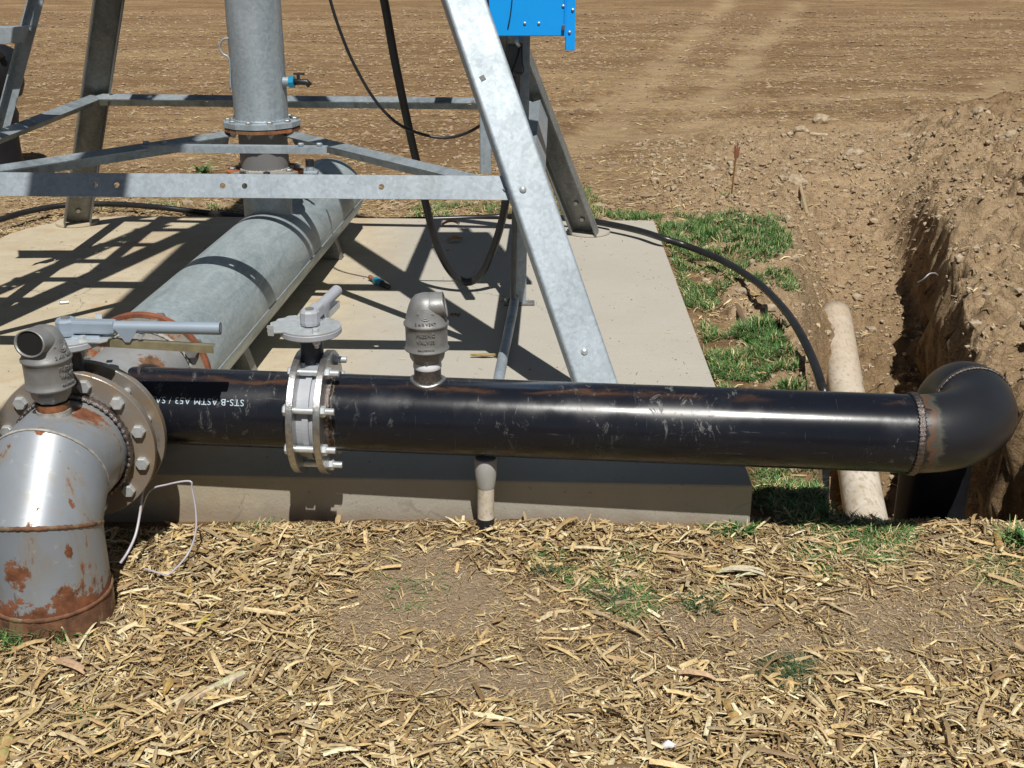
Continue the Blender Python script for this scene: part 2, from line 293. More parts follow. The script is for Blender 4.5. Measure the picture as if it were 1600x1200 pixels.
# ------------------------------------------------------------------ geometry helpers
ORG = {}
def put(o, label=None, cat=None, group=None, kind=None):
    if label: o['label'] = label
    if cat: o['category'] = cat
    if group: o['group'] = group
    if kind: o['kind'] = kind
    return o
def thing(name, label, cat, loc=(0, 0, 0), group=None):
    o = bpy.data.objects.new(name, None); C.objects.link(o); o.location = loc; o.empty_display_size = .1
    ORG[o.name] = V(loc); return put(o, label, cat, group)
def frame(d, up=V((0, 0, 1))):
    d = V(d).normalized()
    if abs(d.dot(up)) > .98: up = V((0, 1, 0))
    x = up.cross(d).normalized(); y = d.cross(x).normalized()
    return Matrix((x, y, d)).transposed()
class MB:
    def __init__(s): s.v = []; s.f = []; s.sm = []
    def add(s, vs, fs, smooth=False):
        b = len(s.v); s.v += [V(q) for q in vs]; s.f += [tuple(b + i for i in f) for f in fs]; s.sm += [smooth] * len(fs); return s
    def box(s, c, size, rot=None, bev=0.0):
        c = V(c); m = rot or Matrix.Identity(3); hx, hy, hz = [q / 2 for q in size]
        if bev <= 0:
            vs = [c + m @ V((a * hx, b * hy, d * hz)) for d in (-1, 1) for a, b in ((-1, -1), (1, -1), (1, 1), (-1, 1))]
            return s.add(vs, [(3, 2, 1, 0), (4, 5, 6, 7), (0, 1, 5, 4), (1, 2, 6, 5), (2, 3, 7, 6), (3, 0, 4, 7)])
        bm = bmesh.new(); bmesh.ops.create_cube(bm, size=1)
        for q in bm.verts: q.co = V((q.co.x * size[0], q.co.y * size[1], q.co.z * size[2]))
        bmesh.ops.bevel(bm, geom=bm.edges[:], offset=bev, segments=2, affect='EDGES', profile=.5)
        bm.verts.index_update()
        s.add([c + m @ q.co for q in bm.verts], [tuple(q.index for q in f.verts) for f in bm.faces]); bm.free(); return s
    def ring(s, rings, closed=True, cap0=False, cap1=False, smooth=True, loop=False):
        n = len(rings[0]); b = len(s.v); fs = []
        vs = [q for r in rings for q in r]; m = len(rings)
        for i in range(m if loop else m - 1):
            for j in range(n if closed else n - 1):
                a = i * n + j; a2 = i * n + (j + 1) % n; i2 = (i + 1) % m
                fs.append((a, a2, i2 * n + (j + 1) % n, i2 * n + j))
        s.add(vs, fs, smooth)
        if cap0: s.f.append(tuple(b + k for k in range(n))[::-1]); s.sm.append(False)
        if cap1: s.f.append(tuple(b + (m - 1) * n + k for k in range(n))); s.sm.append(False)
        return s
    def lathe(s, prof, origin=(0, 0, 0), d=(0, 0, 1), n=40, cap0=False, cap1=False, smooth=True, loop=False, wob=None):
        m = frame(d); o = V(origin); rings = []
        for (r, h) in prof:
            rr = []
            for k in range(n):
                a = 2 * math.pi * k / n; q = r * (wob(a, h) if wob else 1)
                rr.append(o + m @ V((q * math.cos(a), q * math.sin(a), h)))
            rings.append(rr)
        return s.ring(rings, True, cap0, cap1, smooth, loop)
    def cyl(s, p0, p1, r, n=24, caps=True, r1=None, smooth=True):
        p0, p1 = V(p0), V(p1); L = (p1 - p0).length
        # sharp caps through duplicated rims
        s.lathe([(r, 0), (r1 if r1 is not None else r, L)], p0, p1 - p0, n, smooth=smooth)
        if caps:
            m = frame(p1 - p0)
            for (o, q, fl) in ((p0, r, True), (p1, r1 if r1 is not None else r, False)):
                b = len(s.v); s.v += [o + m @ V((q * math.cos(2 * math.pi * k / n), q * math.sin(2 * math.pi * k / n), 0)) for k in range(n)]
                t = tuple(b + k for k in range(n)); s.f.append(t[::-1] if fl else t); s.sm.append(False)
        return s
    def disc(s, p, d, R1, R0, th, n=64, bev=.0015):   # flange plate with a hole
        return s.lathe([(R0, 0), (R1 - bev, 0), (R1, bev), (R1, th - bev), (R1 - bev, th), (R0, th)], p, d, n, smooth=False, loop=True)
    def tube(s, path, r, n=12, caps=True, rs=None):
        P_ = [V(q) for q in path]; rings = []; N = len(P_)
        t = (P_[1] - P_[0]).normalized(); m = frame(t); x = m.col[0].copy()
        for i in range(N):
            t = ((P_[min(i + 1, N - 1)] - P_[max(i - 1, 0)])).normalized()
            x = (x - t * x.dot(t)).normalized(); y = t.cross(x); rr = rs[i] if rs else r
            rings.append([P_[i] + x * (rr * math.cos(2 * math.pi * k / n)) + y * (rr * math.sin(2 * math.pi * k / n)) for k in range(n)])
        return s.ring(rings, True, caps, caps, True)
    def sweep(s, prof, p0, p1, xa, ya):
        p0, p1 = V(p0), V(p1); r0 = [p0 + xa * a + ya * b for a, b in prof]; r1 = [p1 + xa * a + ya * b for a, b in prof]
        return s.ring([r0, r1], True, True, True, False)
    def bead(s, c, d, R_, r, n=150, seed=0):
        rnd = random.Random(seed); m = frame(d); c = V(c); rings = []
        for k in range(n):
            a = 2 * math.pi * k / n; q = r * (.85 + .3 * (k % 3 == 0) + .25 * rnd.random()); o = m @ V((math.cos(a), math.sin(a), 0))
            rings.append([c + o * (R_ + q * .55 * math.cos(b)) + m.col[2] * (q * 1.3 * math.sin(b)) for b in [2 * math.pi * j / 8 for j in range(8)]])
        return s.ring(rings, True, smooth=True, loop=True)
    def mesh(s, name, mat, org):
        me = bpy.data.meshes.new(name); me.from_pydata([tuple(q - org) for q in s.v], [], s.f)
        me.polygons.foreach_set('use_smooth', s.sm); me.materials.append(mat)
        bm = bmesh.new(); bm.from_mesh(me); bmesh.ops.recalc_face_normals(bm, faces=bm.faces[:]); bm.to_mesh(me); bm.free(); me.update(); return me
    def build(s, name, mat, parent=None, label=None, cat=None, loc=None, group=None, kind=None):
        org = ORG[parent.name] if parent else V(loc or (0, 0, 0))
        o = bpy.data.objects.new(name, s.mesh(name, M[mat] if isinstance(mat, str) else mat, org)); C.objects.link(o)
        if parent: o.parent = parent
        else: o.location = org
        ORG[o.name] = org
        return put(o, label, cat, group, kind)
def spline(pts, k=10):
    P_ = [V(q) for q in pts]; out = []
    for i in range(len(P_) - 1):
        a = P_[max(i - 1, 0)]; b = P_[i]; c = P_[i + 1]; d = P_[min(i + 2, len(P_) - 1)]
        for j in range(k):
            t = j / k; out.append(.5 * ((2 * b) + (c - a) * t + (2 * a - 5 * b + 4 * c - d) * t * t + (3 * b - a - 3 * c + d) * t ** 3))
    return out + [P_[-1]]
def arc(c, u, v, r, a0, a1, n=14):
    c, u, v = V(c), V(u).normalized(), V(v).normalized()
    return [c + u * (r * math.cos(a)) + v * (r * math.sin(a)) for a in [a0 + (a1 - a0) * k / n for k in range(n + 1)]]
def dup(root, loc, rotz=0, label=None, group=None):
    r = root.copy(); C.objects.link(r); r.location = loc; r.rotation_euler = (0, 0, rotz)
    if label: r['label'] = label
    if group: r['group'] = group
    for ch in list(root.children):
        c = ch.copy(); C.objects.link(c); c.parent = r
        for g_ in ch.children:
            d_ = g_.copy(); C.objects.link(d_); d_.parent = c
    return r
def hexbolt(parent, p0, p1, r=.0095, head=.0155, hl=.011, mat='zinc', name='bolt', tail=.012, nut=True):
    """bolt from head side p0 to nut side p1 (plate faces); shaft passes through"""
    p0, p1 = V(p0), V(p1); d = (p1 - p0).normalized()
    m = MB(); m.cyl(p0 - d * hl * .5, p1 + d * (tail + hl), r, 14)
    m.lathe([(.0008, -hl), (head * .86, -hl), (head, -hl * .75), (head, 0), (0.001, 0)], p0, d, 6, True, False, False)
    b = m.build(name, mat, parent)
    if nut:
        n_ = MB(); n_.lathe([(r * .9, 0), (head, 0), (head, hl * .8), (head * .86, hl), (r * .9, hl)], p1, d, 6, smooth=False); n_.build('nut', mat, b)
    return b
def circ(c, d, Rr, n, off=0.0):
    m = frame(d); c = V(c); return [c + m @ V((Rr * math.cos(2 * math.pi * (k + off) / n), Rr * math.sin(2 * math.pi * (k + off) / n), 0)) for k in range(n)]
def text_mesh(body, size, extrude=0.0, spacing=1.0):
    cu = bpy.data.curves.new('t', 'FONT'); cu.body = body; cu.size = size; cu.extrude = extrude; cu.align_x = 'CENTER'; cu.align_y = 'CENTER'
    cu.space_character = spacing; cu.resolution_u = 3
    o = bpy.data.objects.new('t', cu); C.objects.link(o); bpy.context.view_layer.update()
    me = bpy.data.meshes.new_from_object(o.evaluated_get(bpy.context.evaluated_depsgraph_get()))
    bpy.data.objects.remove(o); bm = bmesh.new(); bm.from_mesh(me)
    bmesh.ops.subdivide_edges(bm, edges=[e for e in bm.edges if e.calc_length() > size * .3], cuts=2)
    bmesh.ops.triangulate(bm, faces=bm.faces[:]); bm.verts.index_update()
    vs = [q.co.copy() for q in bm.verts]; fs = [tuple(q.index for q in f.verts) for f in bm.faces]; bm.free(); bpy.data.meshes.remove(me)
    return vs, fs

# ------------------------------------------------------------------ terrain
def smooth(a, b, t):
    t = max(0, min(1, (t - a) / (b - a))); return t * t * (3 - 2 * t)
def xl(y): return .93 + .175 * (y - 3.1) + .02 * math.sin(y * 9)
def xr(y):
    b = 1.80 + max(0, y - 4.35) * .275
    return b + .05 * noise.noise(V((y * 2.1, 0, 3))) + .03 * noise.noise(V((y * 7, 1, 3))) + .012 * noise.noise(V((y * 22, 1, 3)))
SX0, SX1, SY0, SY1 = -2.62, .77, 3.0, 6.36
def field_noise(x, y):
    n = noise.noise(V((x * .9, y * .9, 0))) * .02 + noise.noise(V((x * 3.3, y * 3.3, 4))) * .010
    if y < 14: n += noise.noise(V((x * 11, y * 11, 9))) * .006 + noise.noise(V((x * 31, y * 31, 2))) * .0035
    return n
def dugf(x, y):
    # disturbed soil around the trench
    d = math.hypot((x - (1.2 + .28 * (y - 3))) * .55, 0)
    a = 1 - smooth(.55, 1.15, d + .25 * noise.noise(V((x * 1.3, y * 1.3, 8))))
    return a * smooth(3.1, 4.6, y) * (1 - smooth(9.2, 11.0, y + noise.noise(V((x, y, 1))))) if x > .95 else a * smooth(5.9, 6.6, y) * (1 - smooth(9.0, 10.5, y)) * smooth(.3, .95, x)
TR = [((.55, 9.0), (5.9, 33.)), ((1.35, 9.6), (7.0, 30.)), ((4.4, 11.5), (12.5, 25.)), ((5.4, 10.6), (13.5, 22.)), ((.5, 9.6), (9., 11.2)), ((.4, 11.3), (9., 13.6))]
def trackf(x, y):
    if y < 7.5 or y > 40: return 0
    t = 0
    for (a, b) in TR:
        ax, ay = a; bx, by = b; dx, dy = bx - ax, by - ay; L2 = dx * dx + dy * dy
        k = max(0, min(1, ((x - ax) * dx + (y - ay) * dy) / L2)); d = math.hypot(x - ax - k * dx, y - ay - k * dy)
        t = max(t, (1 - smooth(.05, .34, d + .22 * noise.noise(V((x * 1.6, y * 1.6, 5))))) * max(0, .8 + .9 * noise.noise(V((x * .9, y * .5, 15)))))
    return min(1, t)
def lumps(x, y, f, a):
    # rounded broken clods from cell distances, jittered so they do not line up
    d_ = noise.voronoi(V((x * f + .6 * noise.noise(V((x * 3, y * 3, 1))), y * f, f)))[0]
    return a * (1 - smooth(.15, .62, d_[0])) * (.4 + .9 * abs(noise.noise(V((x * 2, y * 2, f)))) * 2) - a * .5 * (1 - smooth(.0, .09, d_[1] - d_[0]))
def height(x, y):
    z = .085 * smooth(3.2, 6.3, y) if x > SX1 - .02 or x < SX0 else .085 * smooth(5.5, 6.4, y)
    dg = dugf(x, y)
    z += field_noise(x, y) * (1.0 if y < 9 else 1.35)
    if y > 7: z += .035 * noise.noise(V((x * .35, (y + .12 * x) * 2.6, 7))) * smooth(7, 9, y) * (1 - dg) + .02 * noise.noise(V((x * 1.2, y * 5, 1))) * smooth(7, 9, y)
    tk = trackf(x, y); z -= .03 * tk
    # raised spoil bank right of the trench, rough
    xR = xr(y)
    bank = smooth(xR - .1, xR + .12, x) * (1 - smooth(3.6, 5.5, x - xR)) * smooth(2.9, 3.6, y) * (1 - smooth(8.4 + .8 * max(0, x - 2), 10.0 + .9 * max(0, x - 2), y))
    if bank > 0:
        z += bank * (.09 + .10 * smooth(.2, 1.9, x - xR) + lumps(x, y, 6.5, .055) + lumps(x, y, 15, .03) + .07 * noise.noise(V((x * 1.7, y * 1.7, 11))) + .030 * abs(noise.noise(V((x * 5, y * 5, 7)))) + .03 * noise.noise(V((x * 11, y * 11, 7))) + .020 * noise.noise(V((x * 26, y * 26, 7))) + .010 * noise.noise(V((x * 50, y * 50, 7))))
        z -= bank * .10 * smooth(.22, .45, noise.noise(V((x * 3.1, y * 2.3, 21))))
    if dg > 0:
        z += dg * (lumps(x, y, 9, .028) + lumps(x, y, 24, .016) + .05 * abs(noise.noise(V((x * 5, y * 5, 5)))) + .026 * noise.noise(V((x * 12, y * 12, 5))) + .016 * noise.noise(V((x * 27, y * 27, 5))) + .010 * noise.noise(V((x * 50, y * 50, 5))))
    # trench
    trench_dark = 0
    if 3.0 < y < 8.9:
        L_ = xl(y); floor = -.76
        floor += smooth(4.3, 6.3, y) * .34 + smooth(6.2, 8.6, y) * .47
        depth = z - floor
        inL = smooth(L_ - .01, L_ + (.09 if y < 4.4 else .09 + .28 * smooth(4.4, 6, y)), x + .03 * noise.noise(V((x * 6, y * 6, 2))))
        inR = 1 - smooth(xR - .035 - .5 * smooth(6.0, 8.5, y), xR + .01, x + .03 * noise.noise(V((x * 9, y * 9, 1))))
        inY = smooth(3.07, 3.11, y + .02 * noise.noise(V((x * 12, y, 0)))) * (1 - smooth(7.4, 8.8, y))
        k = inL * inR * inY
        z -= depth * k
        z += k * (lumps(x, y, 11, .04) + .07 * noise.noise(V((x * 5, y * 5, 3))) + .045 * noise.noise(V((x * 13, y * 13, 3))) + .02 * noise.noise(V((x * 30, y * 30, 3))))
        trench_dark = k * (1 - smooth(5.6, 7.2, y)) * .75
    if SX0 + .03 < x < SX1 - .0 and 3.03 < y < 6.32: z = min(z, -.02)
    if y < 3.3: z += .03 * math.exp(-((x + .3) / .9) ** 2) * smooth(2.6, 3.0, y)
    return z, dg, tk, trench_dark
def coords(a, b, step, lo, hi, g_=1.07):
    c = []; q = a
    while q < b: c.append(q); q += step
    s_ = step
    while q < hi: c.append(q); s_ *= g_; q += s_
    c.append(hi); q = a - step; s_ = step; pre = []
    while q > lo: pre.append(q); s_ *= g_; q -= s_
    pre.append(lo); return pre[::-1] + c
XS = coords(-2.9, 3.6, .018, -400, 400, 1.06); YS = coords(1.2, 9.0, .018, -40, 800, 1.018)
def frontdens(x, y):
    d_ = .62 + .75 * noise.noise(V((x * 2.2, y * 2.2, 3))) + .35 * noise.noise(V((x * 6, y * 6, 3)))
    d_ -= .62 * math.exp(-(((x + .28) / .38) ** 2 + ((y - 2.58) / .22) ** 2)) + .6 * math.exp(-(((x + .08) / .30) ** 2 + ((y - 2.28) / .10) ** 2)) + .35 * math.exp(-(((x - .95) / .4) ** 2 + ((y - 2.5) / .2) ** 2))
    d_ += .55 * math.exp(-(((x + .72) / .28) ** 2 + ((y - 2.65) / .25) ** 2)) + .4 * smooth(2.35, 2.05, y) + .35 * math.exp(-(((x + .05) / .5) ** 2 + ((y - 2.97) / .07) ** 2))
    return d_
def build_ground():
    vs = []; dg = []; tk = []; tr_dk = []; br_ = []
    for y in YS:
        for x in XS:
            if abs(x) > 40 or y > 60 or y < -2: vs.append((x, y, .1 if y > 6 else 0)); dg.append(0); tk.append(0); tr_dk.append(0); br_.append(0); continue
            wl = 0
            if 3.0 < y < 8.9:
                xR = xr(y); u = x - xR
                if abs(u) < .12: x2 = xR + u * .30; wl = 1
                elif abs(u) < .30: x2 = xR + math.copysign(.036 + (abs(u) - .12) * (.264 / .18), u)
                else: x2 = x
            else: x2 = x
            z, a, b, c_ = height(x2, y)
            if wl and z < .05: x2 += .09 * noise.noise(V((y * 3.5, z * 3, 2))) + .055 * noise.noise(V((y * 9, z * 7, 6))) + .03 * noise.noise(V((y * 22, z * 20, 6)))
            vs.append((x2, y, z)); dg.append(a); tk.append(b); tr_dk.append(c_); br_.append(smooth(.62, .12, frontdens(x, y)) if y < 3.2 else 0)
    nx = len(XS); fs = [(j * nx + i, j * nx + i + 1, (j + 1) * nx + i + 1, (j + 1) * nx + i) for j in range(len(YS) - 1) for i in range(nx - 1)]
    me = bpy.data.meshes.new('ground'); me.from_pydata(vs, [], fs); me.polygons.foreach_set('use_smooth', [True] * len(fs))
    for nme, arr in (('dug', dg), ('track', tk), ('trench_dark', tr_dk), ('bare', br_)):
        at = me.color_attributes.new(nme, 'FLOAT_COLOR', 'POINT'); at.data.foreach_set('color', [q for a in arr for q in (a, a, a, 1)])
    me.materials.append(M['soil']); o = bpy.data.objects.new('ground', me); C.objects.link(o); put(o, kind='structure'); return o
build_ground()
def gz(x, y): return height(x, y)[0]

# ------------------------------------------------------------------ concrete slab
def rot2(p, a, o): c_, s_ = math.cos(a), math.sin(a); return (o[0] + (p[0] - o[0]) * c_ - (p[1] - o[1]) * s_, o[1] + (p[0] - o[0]) * s_ + (p[1] - o[1]) * c_)
out = [(-2.60, 3.135), (.682, 2.995), (.775, 6.30), (-2.12, 6.415)] + [(-2.12 - .52 * math.sin(a), 5.86 + .55 * math.cos(a)) for a in [R(q) for q in (12, 25, 38, 51, 64, 77, 90)]]
bm = bmesh.new(); SO = V((-.9, 3.05, .15))
vb = [bm.verts.new((x - SO.x, y - SO.y, -.28)) for x, y in out]; f = bm.faces.new(vb)
r_ = bmesh.ops.extrude_face_region(bm, geom=[f])
for q in r_['geom']:
    if isinstance(q, bmesh.types.BMVert): q.co.z = 0
bmesh.ops.recalc_face_normals(bm, faces=bm.faces[:])
top = [e for e in bm.edges if e.verts[0].co.z > -.01 and e.verts[1].co.z > -.01] + [e for e in bm.edges if abs(e.verts[0].co.z - e.verts[1].co.z) > .1]
bmesh.ops.bevel(bm, geom=top, offset=.008, segments=2, affect='EDGES', profile=.5)
me = bpy.data.meshes.new('concrete_slab'); bm.to_mesh(me); bm.free(); me.materials.append(M['concrete'])
slab = bpy.data.objects.new('concrete_slab', me); C.objects.link(slab); slab.location = SO
put(slab, 'thick pale concrete slab carrying the tower legs and the large drum', 'concrete slab')

# ------------------------------------------------------------------ well elbow
WX, WY = -1.152, 2.56; RW = .142; ZA = .355
well = thing('well_pipe', 'grey rust-stained mitred well elbow rising from the straw at the left edge', 'pipe elbow', (WX, WY, 0))
def ell(c, u, v, n=56):  # ellipse ring centre c with half axes u, v
    return [V(c) + V(u) * math.cos(2 * math.pi * k / n) + V(v) * math.sin(2 * math.pi * k / n) for k in range(n)]
t22 = math.tan(R(22.5)); c1 = V((WX, WY, .258)); c2 = V((WX + .004, WY + .083, ZA)); fy = 2.80
RX = V((RW, 0, 0))
def mk(rings, name, mat):
    return MB().ring(rings, True, False, False, True).build(name, mat, well)
mk([ell((WX, WY, .07), RX, (0, RW, 0)), ell(c1, RX, (0, RW, -RW * t22))], 'lower_pipe', 'wellpaint')
mk([ell(c1, RX, (0, RW, -RW * t22)), ell(c2, RX, (0, RW * t22, -RW))], 'mitre_segment', 'wellpaint2')
mk([ell(c2, RX, (0, RW * t22, -RW)), ell((WX + .012, fy, ZA), RX, (0, 0, -RW))], 'upper_pipe', 'wellpaint2')
MB().cyl((WX, WY, -.12), (WX, WY, .07), RW + .003, 56).build('casing', 'casing', well)
def ringtube(c, u, v, r, name, mat, parent, seed=1):
    rnd = random.Random(seed); m = MB(); P_ = ell(c, u, v, 120); cc = V(c); rings = []
    for k, p in enumerate(P_):
        t = (P_[(k + 1) % 120] - P_[k - 1]).normalized(); o = (p - cc).normalized(); b = t.cross(o).normalized(); q = r * (.8 + .4 * rnd.random())
        rings.append([p + o * (q * .6 * math.cos(a)) + b * (q * math.sin(a)) for a in [2 * math.pi * j / 8 for j in range(8)]])
    return m.ring(rings, True, smooth=True, loop=True).build(name, mat, parent)
ringtube((WX, WY, .07), RX * 1.012, V((0, RW, 0)) * 1.012, .006, 'base_weld', 'casing', well)
ringtube(c1, RX, (0, RW, -RW * t22), .0055, 'mitre_weld', 'casing', well, 2)
ringtube(c2, RX, (0, RW * t22, -RW), .004, 'mitre_weld', 'weldw', well, 3)
MB().bead((WX + .012, fy - .012, ZA), (0, 1, 0), RW + .006, .011, 170, 4).build('weld_bead', 'weld', well)
FC1 = V((WX + .014, fy, ZA)); FR = .206
MB().disc(FC1, (0, 1, 0), FR, RW - .012, .024, 96).build('flange', 'flange_tan', well)
# vent nipple on the elbow crown
VX1, VY1 = -1.138, 2.70
MB().cyl((VX1, VY1, .46), (VX1, VY1, .505), .042, 32).build('vent_socket', 'weldw', well)
MB().lathe([(.0385, 0)] + [(.0385 + (.0014 if k % 2 else 0), .003 * k) for k in range(8)], (VX1, VY1, .503), (0, 0, 1), 32).build('threaded_nipple', 'rustrim', well)

# big butterfly valve between the flanges
V1Y = fy + .024; TW = .056; V1C = V((FC1.x, V1Y + TW / 2, ZA))
val1 = thing('butterfly_valve', 'larger butterfly valve with long grey lever pointing right, beside the well elbow', 'valve', (V1C.x, V1C.y, .15), 'lever butterfly valves')
def valve(parent, Cn, ax, side, tw, rb, r_bolt, n_bolt, off, plate_r, neck_h, disc_z, hdir, hlen, hdrop, flth, notch_dir, bl=0.0095, shade='handle_grey', skip=()):
    ax = V(ax).normalized(); up = V((0, 0, 1)); Cn = V(Cn)
    p = Cn - ax * tw / 2
    m = MB(); m.lathe([(rb * .80, 0), (rb, 0), (rb, tw * .30), (rb + .006, tw * .32), (rb + .006, tw * .62), (rb - .002, tw * .64), (rb - .002, tw * .70), (rb, tw * .72), (rb, tw), (rb * .80, tw)], p, ax, 72, smooth=False, loop=True)
    m.build('body', 'valve_grey', parent)
    MB().cyl(Cn - ax * .004, Cn + ax * .004, rb * .79, 48).build('disc', 'cast', parent)
    m = MB(); m.cyl(Cn + up * (rb - .006), Cn + up * (rb + neck_h * .25), .036, 28, r1=.032); m.box(Cn + up * (rb + .008), (tw * 1.0, tw * 1.0, .03), frame(up, ax)); m.build('collar', 'valve_grey', parent)
    MB().cyl(Cn + up * (rb + .004), Cn + up * (disc_z - .018), .031, 32).build('neck', 'dark_neck', parent)
    DC = Cn + up * disc_z
    MB().lathe([(.001, -.018), (plate_r - .004, -.018), (plate_r, -.014), (plate_r, -.002), (plate_r - .002, 0), (.001, 0)], DC, up, 56, smooth=False).build('mounting_flange', 'valve_grey', parent)
    # notched throttle plate: half disc with a toothed fan on one side
    nd = V(notch_dir).normalized(); sd = up.cross(nd); pts = []
    for k in range(0, 41):
        a = R(-180 + 360 * k / 40) ; da = abs(a)
        rr = plate_r * .985
        if da < R(52): rr = plate_r * (1.42 if (int(k * 1.0) % 2 == 0) else 1.33)
        pts.append(DC + nd * (rr * math.cos(a)) + sd * (rr * math.sin(a)))
    pts = pts[:-1]
    pt = MB(); pt.ring([[q + up * .0008 for q in pts], [q + up * .0038 for q in pts]], True, True, True, False)
    tip = DC + nd * (plate_r * 1.42 * math.cos(R(52))) + sd * (plate_r * 1.42 * math.sin(R(52)) * side)
    pt.box(tip + up * .014, (.004, .016, .028), frame(up, nd)); pt.build('notch_plate', 'zinc', parent)
    for s_ in (-1, 1):
        b0 = DC + nd * (-s_ * plate_r * .45) + sd * (s_ * plate_r * .62); hexbolt(parent, b0 + up * .004, b0 - up * .018, .006, .0105, .012, 'zinc', 'bolt', .008)
    # lever: hub, arm, tube, trigger
    h = V(hdir).normalized(); hs = up.cross(h).normalized(); hu = h.cross(hs) * -1 if h.cross(hs).z < 0 else h.cross(hs)
    hub = DC + up * .03; mm = Matrix((h, hs, hu)).transposed()
    hb = MB(); hb.lathe([(.001, -.022), (.024, -.022), (.027, -.014), (.027, .014), (.022, .020), (.001, .020)], hub, up, 10, smooth=False)
    hb.box(hub + h * (hlen * .16), (hlen * .32, .034, .034), mm, .006)
    hb.build('lever_hub', shade, parent)
    MB().cyl(hub + up * .019, hub + up * .024, .012, 8).build('stem_screw', 'bolt_dull', parent)
    hb = MB(); hb.cyl(hub + h * (hlen * .3), hub + h * hlen, .0155, 28, r1=.0165)
    hb.lathe([(.0165, 0), (.011, .0), (.011, .001), (.001, .001)], hub + h * hlen, h, 28, smooth=False)
    tri = hub + h * (hlen * .40)
    hb.sweep([(-.03, 0), (.03, 0), (.006, -.036), (-.006, -.036)], tri - hs * .012 * side, tri - hs * .016 * side, h, hu)
    lev = hb.build('lever_handle', shade, parent)
    MB().cyl(hub + h * hlen * 1.001, hub + h * (hlen + .0008), .0125, 20).build('bore_shade', 'dark', lev)  # dark disc on the closed end, painted shade of a tube bore
    g0 = hub + h * (hlen * .05) - hu * .030; g1 = hub + h * (hlen * .95) - hu * (.028 + hdrop)
    tr = MB(); dirg = (g1 - g0).normalized(); hm = Matrix((dirg, hs, dirg.cross(hs) if dirg.cross(hs).z > 0 else -dirg.cross(hs))).transposed()
    tr.box((g0 + g1) / 2, ((g1 - g0).length, .020, .003), hm); tr.box((g0 + g1) / 2 - hu * .008 - hs * .009 * side, ((g1 - g0).length, .003, .020), hm)
    tr.build('trigger', 'yellow_zinc' if hdrop > .01 else 'zinc', parent)
    MB().cyl(hub + h * (hlen * .48) - hs * .014 - hu * .022, hub + h * (hlen * .48) + hs * .014 - hu * .022, .007, 12).build('pivot_pin', 'zinc', parent)
    MB().box(hub + h * (hlen * .10) - hu * .030 , (hlen * .24, .03, .018), mm, .002).build('detent_block', shade, parent)
    # through bolts
    for k, q in enumerate(circ(Cn, ax, r_bolt, n_bolt, off)):
        if k in skip: continue
        hexbolt(parent, q - ax * (tw / 2 + flth) * side, q + ax * (tw / 2 + flth) * side, bl, bl * 1.72, bl * 1.25, 'zinc', 'bolt', .022)
valve(val1, V1C, (0, 1, 0), 1, TW, RW + .004, .176, 12, .5, .085, .10, .285, (1, -.02, -.012), .395, .018, .024, (1, .3, 0), .0105)

# tee with the rusty flange and the black branch
FC2 = V((V1C.x + .003, V1Y + TW, ZA))
tee = thing('pipe_tee', 'grey painted tee with rust-edged flange and short black branch stencilled in white', 'pipe tee', (-1.12, 3.12, 0))
MB().disc(FC2, (0, 1, 0), FR, RW - .012, .024, 96).build('flange', 'flange_tan', tee)
TY1 = 3.30; txe = -1.10; RF = .196
MB().cyl(FC2 + V((0, .02, 0)), (txe, TY1, ZA + .01), RW, 56).build('tee_body', 'tee', tee)
MB().disc((txe, TY1 - .0015, ZA + .01), (.05, 1, 0), RF + .0015, RF - .010, .022, 96).build('rusty_edge', 'redseal', tee)
MB().bead((txe, TY1 - .004, ZA + .01), (0, 1, 0), RW + .004, .008, 150, 5).build('weld_bead', 'weldw', tee)
MB().bead(FC2 + V((0, .03, 0)), (0, 1, 0), RW + .004, .008, 150, 6).build('weld_bead', 'weldw', tee)
rf = MB().disc((txe, TY1, ZA + .01), (.05, 1, 0), RF, RW - .01, .020, 96).build('rusty_flange', 'rustflange', tee)
# black run geometry
BD = V((1.0, -.055, -.018)).normalized(); RB = .107
def bp(x, dz=0.0): return V((x, 2.985 - .055 * x, .3582 - .018 * x + dz))
F1X, F2X = -.590, -.517; TH = .019
def pipe_part(p0, p1, r, name, mat, parent, org, n=72):
    # own origin on the axis so the pattern follows the pipe
    m = MB(); d_ = (p1 - p0).normalized(); L = (p1 - p0).length; k = max(2, int(L / .05))
    m.lathe([(r, L * i / k) for i in range(k + 1)], p0, d_, n)
    me = m.mesh(name, M[mat], org); o = bpy.data.objects.new(name, me); C.objects.link(o); o.parent = parent; o.location = org - ORG[parent.name]; ORG[o.name] = org
    return o
brA = bp(-1.075); brB = bp(F1X)
br = pipe_part(brA, brB, RB, 'branch_pipe', 'bpipe_l', tee, brA)
# saddle weld of the branch on the tee body
sw = [];
for k in range(96):
    a = 2 * math.pi * k / 96; yy = RB * math.cos(a); zz = RB * math.sin(a)
    sw.append(V((-1.115 + math.sqrt(max(0, (RW + .002) ** 2 - (zz + .010) ** 2)) , 3.053 + yy, .375 + zz)))
MB().tube(sw + [sw[0]], .006, 8, False).build('saddle_weld', 'weld', tee)
MB().disc(bp(F1X), BD, .172, RB - .01, TH, 96).build('branch_flange', 'bright', tee)
MB().bead(bp(F1X - .004), BD, RB + .003, .007, 130, 8).build('weld_bead', 'weld', tee)
